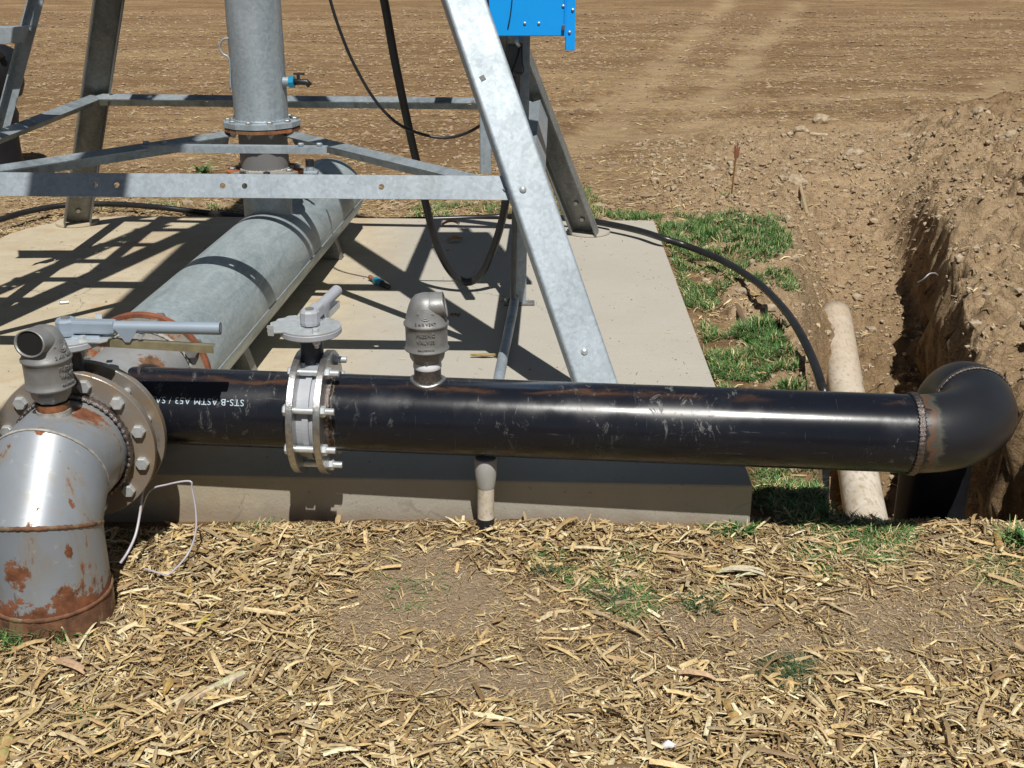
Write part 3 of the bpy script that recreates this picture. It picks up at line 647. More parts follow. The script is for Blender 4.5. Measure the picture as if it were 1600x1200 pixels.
# stencil (reads upside down)
def wrap_text(body, size, x_c, elev_deg, parent, rad, flip=True, lift=.0006):
    vs, fs = text_mesh(body, size, 0, 1.05); a0 = R(elev_deg); res = []
    for q in vs:
        tx, ty = (-q.x, -q.y) if flip else (q.x, q.y)
        a = a0 + ty / rad; c0 = bp(x_c) + BD * tx; out_ = V((BD.y, -BD.x, 0)) * math.cos(a) + V((0, 0, 1)) * math.sin(a)
        res.append(c0 + out_ * (rad + lift))
    m = MB(); m.add(res, fs); return m.build('stencil', 'ink', parent)
wrap_text('STS-B ASTM A53 / SA53 B', .0255, -.862, 31, tee, RB)
# bolts on rusty flange into the drum
for q in circ((txe, TY1, ZA + .01), (.05, 1, 0), .171, 8, .36):
    hexbolt(tee, q, q + V((0, .044, 0)), .011, .0205, .017, 'bolt_dull', 'flange_bolt', .010)

# ------------------------------------------------------------------ black run with gooseneck
run = thing('black_pipe', 'long glossy black steel pipe with double elbow dropping into the trench', 'pipe', bp(.3) - V((0, 0, .36)))
MB().disc(bp(F2X), BD, .172, RB - .01, TH, 96).build('flange', 'bright', run)
MB().bead(bp(F2X + TH + .004), BD, RB + .003, .006, 130, 9).build('weld_bead', 'weld', run)
XW = 1.082
pp = pipe_part(bp(F2X + .01), bp(XW), RB, 'straight_pipe', 'bpipe', run, bp(XW))
MB().bead(bp(XW), BD, RB + .002, .0075, 170, 10).build('weld_bead', 'weld', run)
ND = V((-BD.y, BD.x, 0)).normalized(); RE = .238
BDh = V((BD.x, BD.y, 0)).normalized(); ce = bp(XW) + ND * RE
path1 = arc(ce, -ND, BDh, RE, 0, math.pi / 2, 26)
m = MB(); m.tube(path1, RB, 64, False); me = m.mesh('elbow', M['elbow_tint'], bp(XW))
e1 = bpy.data.objects.new('elbow', me); C.objects.link(e1); e1.parent = run; e1.location = bp(XW) - ORG[run.name]; ORG[e1.name] = bp(XW)
pe = path1[-1]
MB().bead(pe, ND, RB + .002, .0065, 170, 11).build('weld_bead', 'weld', run)
ce2 = pe - V((0, 0, RE)); path2 = arc(ce2, (0, 0, 1), ND, RE, 0, math.pi / 2, 26)
MB().tube(path2, RB, 64, False).build('elbow', 'belbow', run)
pd = path2[-1]
MB().bead(pd, (0, 0, 1), RB + .002, .0065, 150, 12).build('weld_bead', 'weld', run)
MB().cyl(pd, pd - V((0, 0, .92)), RB, 64, False).build('drop_pipe', 'belbow', run)
# coupling for the second vent
VX2 = -.230; v2 = bp(VX2)
MB().cyl(v2 + V((0, 0, .095)), v2 + V((0, 0, .142)), .037, 36).build('vent_coupling', 'weld', run)
cw = []
for k in range(72):
    a = 2 * math.pi * k / 72; xx, yy = .043 * math.cos(a), .043 * math.sin(a); cw.append(v2 + BD * xx + ND * yy + V((0, 0, math.sqrt(RB ** 2 - yy * yy) + .001)))
MB().tube(cw + [cw[0]], .0065, 8, False).build('saddle_weld', 'bright', run)

val2 = thing('butterfly_valve', 'smaller butterfly valve clamped mid-run in the black pipe, lever pointing back', 'valve', tuple(bp(-.545) - V((0, 0, .18))), 'lever butterfly valves')
tw2 = F2X - (F1X + TH); tw2 = tw2 / BD.x
valve(val2, (bp(F1X + TH) + bp(F2X)) / 2, BD, 1, tw2, .128, .146, 8, .5, .083, .07, .245, (.20, .97, .05), .215, .0, TH, (-1, .25, 0), .0092, 'valve_grey')

# ------------------------------------------------------------------ air vents
def make_vent():
    o = thing('air_vent', 'x', 'air vent', (0, 0, 0), 'cast air vents')
    MB().lathe([(.034, .0), (.040, .002), (.046, .012), (.048, .022), (.048, .034)], (0, 0, .0), (0, 0, 1), 8, True, False, False).build('hex_base', 'cast', o)
    MB().lathe([(.044, .030), (.056, .036), (.0605, .039), (.0605, .042), (.0575, .0455), (.0565, .060), (.0565, .090), (.0575, .1055), (.061, .109), (.061, .113), (.057, .117),
                (.052, .140), (.046, .160), (.040, .175), (.030, .186), (.018, .191), (.001, .192)], (0, 0, 0), (0, 0, 1), 64).build('body', 'cast', o)
    # side outlet: hood sweeping out of the crown
    pts = [V((-.006, 0, .148)), V((.000, 0, .157)), V((.014, 0, .160)), V((.030, 0, .161)), V((.046, 0, .162)), V((.0515, 0, .1625))]
    m = MB(); n = 40; rings = []
    for i, p in enumerate(pts):
        ry = (.040, .043, .044, .044, .043, .044)[i]; rz = (.034, .034, .034, .033, .032, .033)[i]
        rings.append([p + V((-0.007 * math.sin(a) * (i > 3), ry * math.cos(a), rz * math.sin(a))) for a in [2 * math.pi * k / n for k in range(n)]])
    e_ = pts[-1]
    for (k1, dx) in ((.90, 0), (.87, -.004), (.80, -.012)):
        rings.append([e_ + V((dx - (.007 * math.sin(a) if dx > -.01 else 0), .044 * k1 * math.cos(a), .033 * k1 * math.sin(a))) for a in [2 * math.pi * k / n for k in range(n)]])
    rings.append([e_ + V((-.045, .030 * math.cos(a), .022 * math.sin(a))) for a in [2 * math.pi * k / n for k in range(n)]]); m.ring(rings, True, True, False, True).build('outlet', 'cast', o)
    MB().lathe([(.001, 0), (.9, 0)], e_ + V((-.028, 0, 0)), (1, 0, 0), 4) if False else None
    mm = MB(); mm.add([e_ + V((-.0042 - .006 * math.sin(a), .0378 * math.cos(a), .0284 * math.sin(a))) for a in [2 * math.pi * k / 24 for k in range(24)]], [tuple(range(24))]); mm.build('throat_shade', 'hollow', o)  # flat black disc standing in for the shade inside the outlet
    def emboss(body, size, z, rad, ang, slope=0.0):
        vs, fs = text_mesh(body, size, .0026, 1.08); res = []
        for q in vs:
            a = ang + q.x / rad; zz = z + q.y; r_ = rad - slope * q.y + max(0, q.z) + .0002
            res.append(V((r_ * math.sin(a), -r_ * math.cos(a), zz)))
        return MB().add(res, fs)
    for ang in (0, math.pi):
        for (b, s_, z, rd, sl) in (('2 AIR VENT', .0105, .1235, .0558, .2), ('FRESNO', .0135, .092, .0567, 0), ('VALVES', .0135, .074, .0567, 0), ('CALIFORNIA', .0072, .052, .0568, 0)):
            emboss(b, s_, z, rd, ang, sl).build('lettering', 'cast', o)
        # round emblem with two ears
        m = MB()
        for (r0, r1) in ((.0135, .0155), (.0085, .0098)):
            rr = [[], [], []]
            for k in range(32):
                a = 2 * math.pi * k / 32
                for j, (q, hh) in enumerate(((r0, 0), ((r0 + r1) / 2, .0018), (r1, 0))):
                    zz = .147 + q * math.sin(a) * .95; xx = q * math.cos(a); rad = .0495 - (zz - .147) * .34 + hh; aa = ang + xx / rad
                    rr[j].append(V((rad * math.sin(aa), -rad * math.cos(aa), zz)))
            m.ring([[*r] for r in rr], True)
        for s_ in (-1, 1):
            aa = ang + s_ * .40; rad = .050; m.box((rad * math.sin(aa), -rad * math.cos(aa), .148), (.007, .003, .006), Matrix.Rotation(aa, 3, 'Z'), .0008)
        m.build('emblem', 'cast', o)
    return o
vent = make_vent()
v2loc = v2 + V((0, 0, .158)); vent.location = v2loc; vent.rotation_euler = (0, 0, R(2))
vent['label'] = 'cast air vent with its outlet facing right, screwed onto the black pipe'
dup(vent, (VX1, VY1, .527), R(-108), 'cast air vent on the well elbow, open outlet facing the viewer')
# cloned vents keep size; thread tape under the second one
MB().lathe([(.0375, 0), (.039, .004), (.0385, .012), (.0375, .018)], v2 + V((0, 0, .141)), (0, 0, 1), 36).build('thread_tape', 'ptfe', run)

# ------------------------------------------------------------------ galvanised drum
drum = thing('galvanised_drum', 'large mottled galvanised horizontal drum running back across the slab', 'pipe', (-1.03, 4.5, .15))
def dx(y): return -1.06 + .057 * (y - 4)
DA = V((.057, 1, 0)).normalized(); RD = .1765; DZ = .36
p0 = V((dx(3.345), 3.345, DZ)); p1 = V((dx(6.02), 6.02, DZ)); LL = (p1 - p0).length
pipe_part(p0, p1, RD, 'shell', 'galv_drum', drum, p0, 96)
MB().disc(p0 - DA * .022, DA, RD + .012, RW - .02, .022, 96).build('end_flange', 'galv', drum)
MB().disc(p0 - DA * .026, DA, RF + .001, RW - .02, .004, 96).build('gasket', 'redseal', drum)
MB().lathe([(RD, 0), (RD * .985, .022), (RD * .90, .045), (RD * .6, .062), (.001, .068)], p1, DA, 96).build('end_cap', 'galv', drum)
# longitudinal seam on the right flank
sa = R(-8); so = V((DA.y, -DA.x, 0)) * math.cos(sa) * RD + V((0, 0, 1)) * math.sin(sa) * RD
MB().cyl(p0 + so, p1 + so, .0035, 8).build('seam', 'galv', drum)
for yy in (3.9, 5.5):      # saddles
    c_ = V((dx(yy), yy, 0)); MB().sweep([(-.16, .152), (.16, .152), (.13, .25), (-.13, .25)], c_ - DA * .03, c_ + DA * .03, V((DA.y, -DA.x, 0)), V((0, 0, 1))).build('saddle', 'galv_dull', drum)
nx_ = V((dx(5.62), 5.62, DZ + RD))
m = MB(); m.box(nx_ + V((0, 0, .006)), (.075, .05, .012), None, .003); m.build('fitting_strap', 'galv', drum)
m = MB(); m.cyl(nx_ + V((0, 0, .01)), nx_ + V((0, 0, .035)), .019, 20); m.build('nipple', 'galv', drum)
m = MB(); m.cyl(nx_ + V((0, 0, .035)), nx_ + V((0, 0, .065)), .021, 20); m.build('cap', 'rubber', drum)

# ------------------------------------------------------------------ riser
RX0, RY0 = -1.02, 4.85
ris = thing('riser_pipe', 'tall galvanised vertical riser pipe flanged onto the drum', 'pipe', (RX0, RY0, .5))
rp = lambda z: V((RX0, RY0, z))
MB().cyl(rp(.50), rp(.675), .100, 48, False).build('lower_stub', 'galv', ris)
def octo(z0, z1, r, name, mat):
    MB().lathe([(.08, 0), (r, 0), (r, z1 - z0), (.08, z1 - z0)], rp(z0), (0, 0, 1), 12, smooth=False, loop=True).build(name, mat, ris)
MB().disc(rp(.672), (0, 0, 1), .155, .08, .014, 48).build('stub_flange', 'redseal', ris)
MB().disc(rp(.688), (0, 0, 1), .157, .08, .014, 48).build('spool_flange', 'rustflange', ris)
MB().cyl(rp(.70), rp(.87), .099, 48, False).build('spool', 'spool', ris)
MB().bead(rp(.703), (0, 0, 1), .101, .005, 120, 20).build('weld_bead', 'weldw', ris)
octo(.862, .876, .155, 'spool_top_flange', 'rustrim')
MB().disc(rp(.8765), (0, 0, 1), .15, .08, .003, 48).build('gasket', 'rubber', ris)
octo(.880, .900, .158, 'riser_flange', 'galv')
for q in circ(rp(.702), (0, 0, 1), .132, 8, .3): hexbolt(ris, q, q - V((0, 0, .03)), .008, .014, .011, 'bolt_dull', 'bolt', .008)
for q in circ(rp(.9), (0, 0, 1), .134, 10, .2): hexbolt(ris, q, q - V((0, 0, .038)), .0075, .013, .010, 'bolt_dull', 'bolt', .008)
MB().cyl(rp(.9), rp(3.55), .1085, 64).build('riser', 'galv', ris)
MB().bead(rp(.903), (0, 0, 1), .11, .004, 120, 21).build('weld_bead', 'galv', ris)
fz = rp(1.055) + V((.105, -.03, 0)); fd = V((1, -.12, 0)).normalized()
t = thing('drain_tap', 'small black drain tap with blue collar on the riser', 'tap', fz)
MB().cyl(fz, fz + fd * .03, .019, 20).build('nipple', 'galv', t)
MB().cyl(fz + fd * .024, fz + fd * .045, .023, 8, smooth=False).build('collar', 'bluefit', t)
m = MB(); m.tube([fz + fd * .04, fz + fd * .07, fz + fd * .095, fz + fd * .108 + V((0, 0, -.014))], .012, 14); m.box(fz + fd * .062 + V((0, 0, .018)), (.012, .014, .03), None, .003); m.box(fz + fd * .066 + V((0, 0, .032)), (.045, .012, .008), None, .002)
m.build('tap_body', 'rubber', t)
wl = [aty(*q, 4.80) for q in ((357, 60), (350, 61), (344, 68), (343, 76), (348, 84), (356, 89), (359, 100), (360, 140))]
MB().tube(spline(wl, 6), .004, 8).build('cable_clip', 'galv', ris)

# ------------------------------------------------------------------ pivot tower
tow = thing('pivot_tower', 'galvanised four-legged pivot tower with horizontal braces bolted on the slab', 'tower', (-1.0, 4.8, .15))
CX, CY = -.975, 4.86
def chan(W, D, T, rr=.010):
    # C-channel outline, web outer face at y=0, flanges towards +y
    h = W / 2; o = []
    for k in range(5): a = R(90 * k / 4); o.append((-h + rr - rr * math.cos(a) , rr - rr * math.sin(a)))
    o2 = [(-x, y) for x, y in o][::-1]
    inn = [(h - T, D), (h - T, T + .004), (h - T - .004, T), (-h + T + .004, T), (-h + T, T + .004), (-h + T, D)]
    return [(-h, D)] + o + o2 + [(h, D)] + inn
feet = {'fr': V((.315, 3.46, .155)), 'fl': V((-2.34, 3.56, .155)), 'bl': V((-2.345, 6.20, .165)), 'br': V((.400, 5.99, .165))}
topz = 3.45
def legpt(k, z):
    f_ = feet[k]; t_ = (z - .15) / 3.5; return V((f_.x + (CX - f_.x) * t_, f_.y + (CY - f_.y) * t_, z))
nrm = {'fr': V((.25, -.97, 0)), 'fl': V((-.25, -.97, 0)), 'bl': V((-.42, .90, 0)), 'br': V((.42, .90, 0))}
for k in ('fr', 'fl', 'bl', 'br'):
    a = legpt(k, .165); b = legpt(k, topz); d_ = (b - a).normalized(); n_ = nrm[k]; n_ = (n_ - d_ * n_.dot(d_)).normalized(); s_ = d_.cross(n_).normalized()
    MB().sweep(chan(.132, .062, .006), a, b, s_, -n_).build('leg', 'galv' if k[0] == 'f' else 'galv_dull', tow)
    MB().lathe([(.001, 0), (.112, 0), (.114, .003), (.112, .013), (.001, .015)], V((feet[k].x, feet[k].y + (.03 if k[0] == 'b' else 0), .151)), (0, 0, 1), 40, smooth=False).build('base_plate', 'concrete' if k[0] == 'b' else 'galv', tow)
    if k[0] == 'b':
        for zz in (.24, .33): q = legpt(k, zz) - n_ * .008; hexbolt(tow, q, q + n_ * .02, .008, .014, .008, 'bolt_dull', 'bolt', .002)
def lbeam(a, b, inward, mat='galv_shade_brace', w=.078, fl=.052, t_=.006, tilt=.40, holes=()):
    """angle iron from a to b: web faces out, flange on top pointing inwards"""
    a, b = V(a), V(b); d_ = (b - a).normalized(); inw = V(inward); inw = (inw - d_ * inw.dot(d_)).normalized()
    inw = (inw - V((0, 0, 1)) * tilt).normalized(); upv = V((0, 0, 1)); upv = (upv - d_ * upv.dot(d_)); upv = (upv - inw * upv.dot(inw)).normalized()
    prof = [(0, 0), (0, -w), (t_, -w), (t_, -t_), (fl, -t_), (fl, 0)]
    o = MB().sweep(prof, a, b, inw, upv).build('brace', mat, tow)
    if holes:
        cm = MB()
        for s_ in holes:
            c_ = a + d_ * s_ - upv * w * .5; cm.cyl(c_ - inw * .05, c_ + inw * .05, .0095, 20)
        co = bpy.data.objects.new('cut', cm.mesh('cut', M['galv'], ORG[tow.name])); C.objects.link(co); co.location = ORG[tow.name]
        md = o.modifiers.new('b', 'BOOLEAN'); md.object = co; md.operation = 'DIFFERENCE'; md.solver = 'EXACT'
        bpy.context.view_layer.update(); me = bpy.data.meshes.new_from_object(o.evaluated_get(bpy.context.evaluated_depsgraph_get())); o.modifiers.clear(); o.data = me; bpy.data.objects.remove(co)
    return o
ZB = .875
A, B = legpt('fr', ZB) + V((.0, .034, 0)), legpt('fl', ZB) + V((-.0, .034, 0))
dAB = (B - A).normalized(); hl = []
for px in (597, 384, 350, 185, 151): 
    r_ = ray(px, 291); k = (A.x * r_.y - A.y * r_.x) / (dAB.y * r_.x - dAB.x * r_.y); hl.append(k)
lbeam(A, B, (0, 1, 0), 'galv', holes=hl)
A2, B2 = legpt('br', ZB) + V((-.02, -.02, 0)), legpt('bl', ZB) + V((.02, -.02, 0))
lbeam(A2, B2, (0, -1, 0), 'galv_shade_brace', .062, holes=(.30, .62, .80, 1.2, 1.6))
lbeam(legpt('fl', ZB), legpt('bl', ZB), (1, 0, 0), 'galv_shade_brace', .066)
lbeam(legpt('fr', ZB) + V((.02, .05, 0)), legpt('br', ZB) + V((.02, -.03, 0)), (-1, 0, 0), 'galv', .10, .06)
dR = (rp(.862) + V((.13, -.06, 0))); dL = (rp(.862) + V((-.13, -.06, 0)))
lbeam(legpt('fr', .85) + V((-.05, .05, 0)), dR + V((-.01, .03, 0)), (-.3, -.9, 0), 'galv_shade_brace', .060, .045, tilt=.35)
lbeam(legpt('fl', .85) + V((.06, .05, 0)), dL + V((0, .03, 0)), (.3, -.9, 0), 'galv_shade_brace', .060, .045, tilt=.35)
la, lb = V((-1.43, 4.52, .853)), V((-.70, 4.475, .853))
MB().box((la + lb) / 2, ((lb - la).length, .035, .006), Matrix.Rotation(math.atan2(lb.y - la.y, lb.x - la.x), 3, 'Z')).box((la + lb) / 2 + V((0, -.017, -.012)), ((lb - la).length, .005, .024), Matrix.Rotation(math.atan2(lb.y - la.y, lb.x - la.x), 3, 'Z')).build('tie_bar', 'galv', tow)
for q in (la + V((.03, 0, 0)), lb - V((.03, 0, 0)), lb - V((.10, 0, 0)), la + V((.10, 0, 0))): hexbolt(tow, q + V((0, 0, .006)), q - V((0, 0, .01)), .007, .012, .009, 'galv', 'bolt', .006)
def dome(p, d_, r):
    MB().lathe([(r, 0), (r * .95, r * .3), (r * .6, r * .62), (.0005, r * .72)], p, d_, 20, True).build('rivet', 'zinc', tow)
dfr = (legpt('fr', 3) - legpt('fr', .2)).normalized(); nfr = nrm['fr']; nfr = (nfr - dfr * nfr.dot(dfr)).normalized()
for (px, py) in ((817, 296), (913, 549)):
    r_ = ray(px, py); p_ = legpt('fr', .165); k = (p_ - V((0, 0, CAMH))).dot(nfr) / r_.dot(nfr); dome(r_ * k + V((0, 0, CAMH)), nfr, .012)
r_ = ray(754, 122); k = (legpt('fr', .165) - V((0, 0, CAMH))).dot(nfr) / r_.dot(nfr); sq = r_ * k + V((0, 0, CAMH)) + nfr * .001
MB().box(sq, (.0165, .0165, .002), frame(nfr, dfr) @ Matrix.Rotation(R(10), 3, 'Z')).build('square_hole_shade', 'conduit_grey', tow)  # thin dark plate standing in for the shade in a square hole
# brace with a step bracket near the left edge
la_, lb_ = aty(-6, 205, 5.0), aty(56, -30, 5.0)
lb2 = la_ + (lb_ - la_) * 2.2
MB().sweep([(0, 0), (.055, 0), (.055, .006), (.006, .006), (.006, .045), (0, .045)], la_, lb2, V((1, 0, 0)), V((0, -1, 0))).build('ladder_rail', 'galv', tow)
sb0, sb1 = aty(-60, 66, 4.9), aty(40, 58, 4.9)
MB().add([aty(-80, 47, 4.88), aty(-80, 74, 4.88), aty(38, 66, 4.88), aty(44, 48, 4.88), aty(44, 42, 4.88)], [(0, 1, 2, 3, 4)]).add([aty(-80, 47, 4.88), aty(44, 42, 4.88), aty(74, 41, 4.94), aty(40, 40, 4.99), aty(-80, 41, 4.99)], [(0, 1, 2, 3, 4)]).build('step_bracket', 'galv', tow)
# upper works (above the picture; they throw the shadows on the slab)
for zz in (1.70, 3.2):
    ks = ['fr', 'fl', 'bl', 'br']
    for i in range(4): a, b = legpt(ks[i], zz), legpt(ks[(i + 1) % 4], zz); lbeam(a, b, rp(zz) - (a + b) / 2, 'galv', .075)
span = thing('span_pipe', 'overhead galvanised span pipe leaving the top of the tower', 'pipe', (RX0, RY0, 3.6))
MB().cyl((RX0 - .02, RY0 + .2, 3.62), (RX0 - .1, -9, 3.75), .165, 32).build('pipe', 'galv', span)
lad = thing('access_ladder', 'perforated galvanised access ladder fixed beside the left front leg', 'ladder', (-2.62, 3.6, .15))
def lp(z, off=-.27): return legpt('fl', z) + V((off, .03, 0))
dl_ = (lp(3) - lp(.2)).normalized()
cm = MB()
for k in range(24):
    for q_ in (-.022, .022): c_ = lp(.3 + .12 * k) + V((q_, 0, 0)); cm.cyl(c_ - V((0, .05, 0)), c_ + V((0, .05, 0)), .009, 12)
rail = MB().sweep([(-.05, 0), (.05, 0), (.05, .004), (-.05, .004)], lp(.17), lp(3.2), V((1, 0, 0)), V((0, 1, 0))).build('rail', 'galv', lad)
co = bpy.data.objects.new('cut', cm.mesh('cut', M['galv'], ORG[lad.name])); C.objects.link(co); co.location = ORG[lad.name]
md = rail.modifiers.new('b', 'BOOLEAN'); md.object = co; md.operation = 'DIFFERENCE'; md.solver = 'EXACT'
bpy.context.view_layer.update(); me = bpy.data.meshes.new_from_object(rail.evaluated_get(bpy.context.evaluated_depsgraph_get())); rail.modifiers.clear(); rail.data = me; bpy.data.objects.remove(co)
for k in range(9):
    a, b = lp(.42 + .33 * k, -.33), lp(.42 + .33 * k, .0); MB().box((a + b) / 2 - V((0, .004, 0)), ((b - a).length, .05, .045)).build('rung', 'galv', lad)

# ------------------------------------------------------------------ control box and its post
bx0 = V((-.078, 4.40, 1.262)); BW = .272
box = thing('control_box', 'bright blue steel control box hanging at the top edge behind the front leg', 'control box', bx0)
MB().box(bx0 + V((BW / 2, .10, .65)), (BW, .20, 1.3), None, .004).build('housing', 'blue', box)
MB().box(bx0 + V((BW / 2 - .006, -.004, .65)), (BW - .004, .008, 1.296), None, .002).build('door', 'blue', box)
MB().box(bx0 + V((BW + .017, .03, .59)), (.034, .05, 1.28), None, .002).build('side_flange', 'blue', box)
m = MB(); m.cyl(bx0 + V((BW - .004, -.008, .0)), bx0 + V((BW - .004, -.008, 1.2)), .004, 10); m.build('hinge', 'blue', box)
for (px, py) in ((820, 36), (842, 36), (880, 9), (880, 43), (895, 15), (890, 50)):
    q = aty(px, py, bx0.y - .009 + (.012 if px > 885 else 0)); MB().lathe([(.0055, 0), (.005, .003), (.0005, .005)], q, (0, -1, 0), 14, True).build('screw', 'zinc', box)
q = aty(881, 43, bx0.y - .01); MB().box(q + V((-.002, -.006, 0)), (.010, .012, .02), None, .002).build('latch', 'conduit_grey', box)
post = thing('support_post', 'galvanised channel post standing on the slab behind the front leg', 'post', (.035, 4.74, .15))
MB().sweep(chan(.048, .045, .004, .004), (.035, 4.72, .16), (.060, 4.66, 2.6), V((1, 0, 0)), V((0, 1, 0))).build('channel', 'galv', post)
MB().box((.03, 4.735, .157), (.13, .045, .012), None, .002).build('foot', 'galv_dull', post)
hexbolt(post, (-.02, 4.735, .17), (-.02, 4.735, .16), .007, .012, .01, 'bolt_dull')
MB().sweep(chan(.042, .03, .004, .004), aty(759, 272, 4.44), aty(759, 272, 4.44) + V((.0, -.01, 1.6)), V((1, 0, 0)), V((0, 1, 0))).build('hanger_channel', 'galv', post)
for zz in (1.4, 2.2): MB().box((-.02, 4.62, zz), (.22, .03, .04), None, .002).build('cross_arm', 'galv', post)
MB().sweep(chan(.030, .03, .004, .004), (-.070, 4.60, .98), (-.066, 4.60, 2.5), V((1, 0, 0)), V((0, 1, 0))).build('hanger_channel', 'conduit_grey', post)
jb = thing('junction_box', 'small dark grey junction box under the blue control box', 'junction box', (.02, 4.58, 1.07))
a_, b_ = aty(790, 70, 4.58), aty(817, 119, 4.58)
MB().box(((a_.x + b_.x) / 2, 4.62, (a_.z + b_.z) / 2), (b_.x - a_.x, .07, a_.z - b_.z), None, .003).build('case', 'conduit_grey', jb)
MB().cyl(((a_.x + b_.x) / 2 + .012, 4.62, b_.z), ((a_.x + b_.x) / 2 - .004, 4.66, .20), .012, 16).build('conduit', 'conduit_grey', jb)
MB().tube([aty(808, 56, 4.56), aty(807, 66, 4.55), aty(811, 72, 4.56)], .007, 10).build('gland', 'zinc', jb)

# conduit on the slab turning down in front
cd = thing('pvc_conduit', 'grey conduit lying on the slab and dropping past its front face under the black pipe', 'conduit', (-.06, 3.1, .15))
cpts = [V((.012, 4.80, .20)), V((.006, 4.62, .176)), V((-.044, 3.81, .174)), V((-.066, 3.25, .180)), V((-.071, 3.08, .212))] + [V((-.072, 2.995, .236)), V((-.0725, 2.966, .225)), V((-.073, 2.962, .18))]
MB().tube(spline(cpts, 10), .0195, 24).build('upper_conduit', 'galv', cd)
MB().lathe([(.029, 0), (.031, -.005), (.031, -.045), (.026, -.085), (.0245, -.09)], (-.073, 2.962, .252), (0, 0, 1), 28, True).build('coupling', 'pvc_w', cd)
MB().cyl((-.073, 2.962, .17), (-.074, 2.958, .065), .0235, 24).build('lower_pipe', 'pvc_sand', cd)
MB().cyl((-.074, 2.958, .068), (-.076, 2.955, -.06), .0245, 24).build('wrapped_end', 'dark', cd)

# ------------------------------------------------------------------ hoses and cables
def hose(name, label, cat, pts, r, mat='rubber', k=12):
    P_ = spline(pts, k); return MB().tube(P_, r, 16).build(name, mat, None, label, cat, loc=P_[0])
hy = 4.86
hp = [aty(585, -60, 4.55), aty(600, 0, 4.6), aty(618, 100, 4.66), aty(641, 210, 4.74), aty(655, 270, 4.79), aty(668, 330, 4.83), aty(684, 385, 4.87), aty(705, 425, 4.9), aty(730, 441, 4.91), aty(752, 427, 4.9), aty(770, 390, 4.86), aty(783, 350, 4.8), aty(790, 312, 4.74), aty(794, 250, 4.7), aty(797, 160, 4.66), aty(800, 90, 4.62)]
hose('black_hose', 'thick black rubber hose hanging in a deep loop to the slab', 'hose', hp, .0165)
hose('thin_cable', 'thin black cable sagging from the top to the right front leg', 'cable', [aty(505, -50, 4.6), aty(516, 0, 4.6), aty(532, 50, 4.6), aty(553, 100, 4.62), aty(585, 155, 4.64), aty(620, 192, 4.66), aty(660, 210, 4.68), aty(700, 215, 4.68), aty(735, 205, 4.66), aty(760, 185, 4.64), aty(775, 140, 4.62), aty(790, 105, 4.60)], .006)
hose('box_cable', 'very thin black wire running down over the blue box front', 'cable', [aty(801, -10, 4.388), aty(798, 20, 4.385), aty(794, 42, 4.388), aty(792, 58, 4.42), aty(793, 85, 4.50), aty(797, 100, 4.55), aty(806, 113, 4.57), aty(818, 112, 4.56), aty(816, 95, 4.55), aty(815, 72, 4.58)], .0022)
hose('plug_lead', 'short black lead with a plug hanging beside the junction box', 'cable', [aty(813, 68, 4.57), aty(809, 88, 4.55), aty(800, 112, 4.53), aty(796, 126, 4.52), aty(795, 134, 4.52)], .0045)
gp_ = [(0, 343), (50, 329), (110, 320), (180, 319), (250, 324), (310, 331), (420, 341), (560, 345), (720, 341), (800, 338), (870, 340), (915, 344), (960, 352), (1000, 361), (1035, 372), (1075, 385), (1115, 401), (1150, 419), (1190, 447), (1225, 483), (1250, 520), (1270, 562), (1283, 600), (1289, 640)]
P_ = []
for i, (px, py) in enumerate(gp_):
    z = .14 if px < 300 else (.12 if px < 850 else .195)
    if px > 1060: z = .16
    if px > 1240: z = (.15, .12, .09, .02)[i - 20]
    P_.append(atz(px, py, z))
P_ = [atz(-260, 420, .12), atz(-100, 372, .12)] + P_ + [V((P_[-1].x + .02, P_[-1].y - .1, -.5))]
hose('poly_hose', 'black polyethylene hose curving behind the slab and into the trench', 'hose', P_, .0165, 'poly', 8)
tp = [V((-1.03, 2.90, .10)), aty(233, 768, 2.84), aty(262, 757, 2.83), aty(296, 752, 2.82), aty(300, 765, 2.82), aty(306, 800, 2.81), aty(305, 835, 2.79), aty(292, 868, 2.76), aty(264, 897, 2.70), aty(250, 896, 2.71), aty(226, 888, 2.74)]
hose('white_tubing', 'thin white plastic tube looping from the well flange onto the straw', 'tubing', tp, .0026, 'tubing')
hose('white_tubing_end', 'short white tube hanging in the shade right of the well elbow', 'tubing', [V((-.99, 2.88, .22)), aty(222, 772, 2.84), aty(219, 800, 2.82), aty(212, 835, 2.78), aty(200, 862, 2.74), aty(188, 880, 2.72)], .0035, 'tubing')
hose('bank_twine', 'pale twine end sticking out of the shaded trench wall', 'twine', [aty(1434, 441, 5.0), aty(1442, 437, 4.95), aty(1452, 428, 4.95), aty(1461, 427, 5.05), aty(1465, 430, 5.1)], .003, 'tubing')

# ------------------------------------------------------------------ trench main
tpz = [V((1.30, 3.3, -.72)), V((1.47, 4.38, -.64)), V((1.63, 5.3, -.50)), V((1.775, 6.16, -.345))]
m = MB(); P_ = spline(tpz, 8); m.tube(P_, .086, 48)
org = V((1.5, 4.4, -.6)); me = m.mesh('trench_pipe', M['pvc_sand'], org)
o = bpy.data.objects.new('trench_pipe', me); C.objects.link(o); o.location = org; ORG[o.name] = org
put(o, 'sand-dusted white plastic water main lying in the trench', 'pipe')

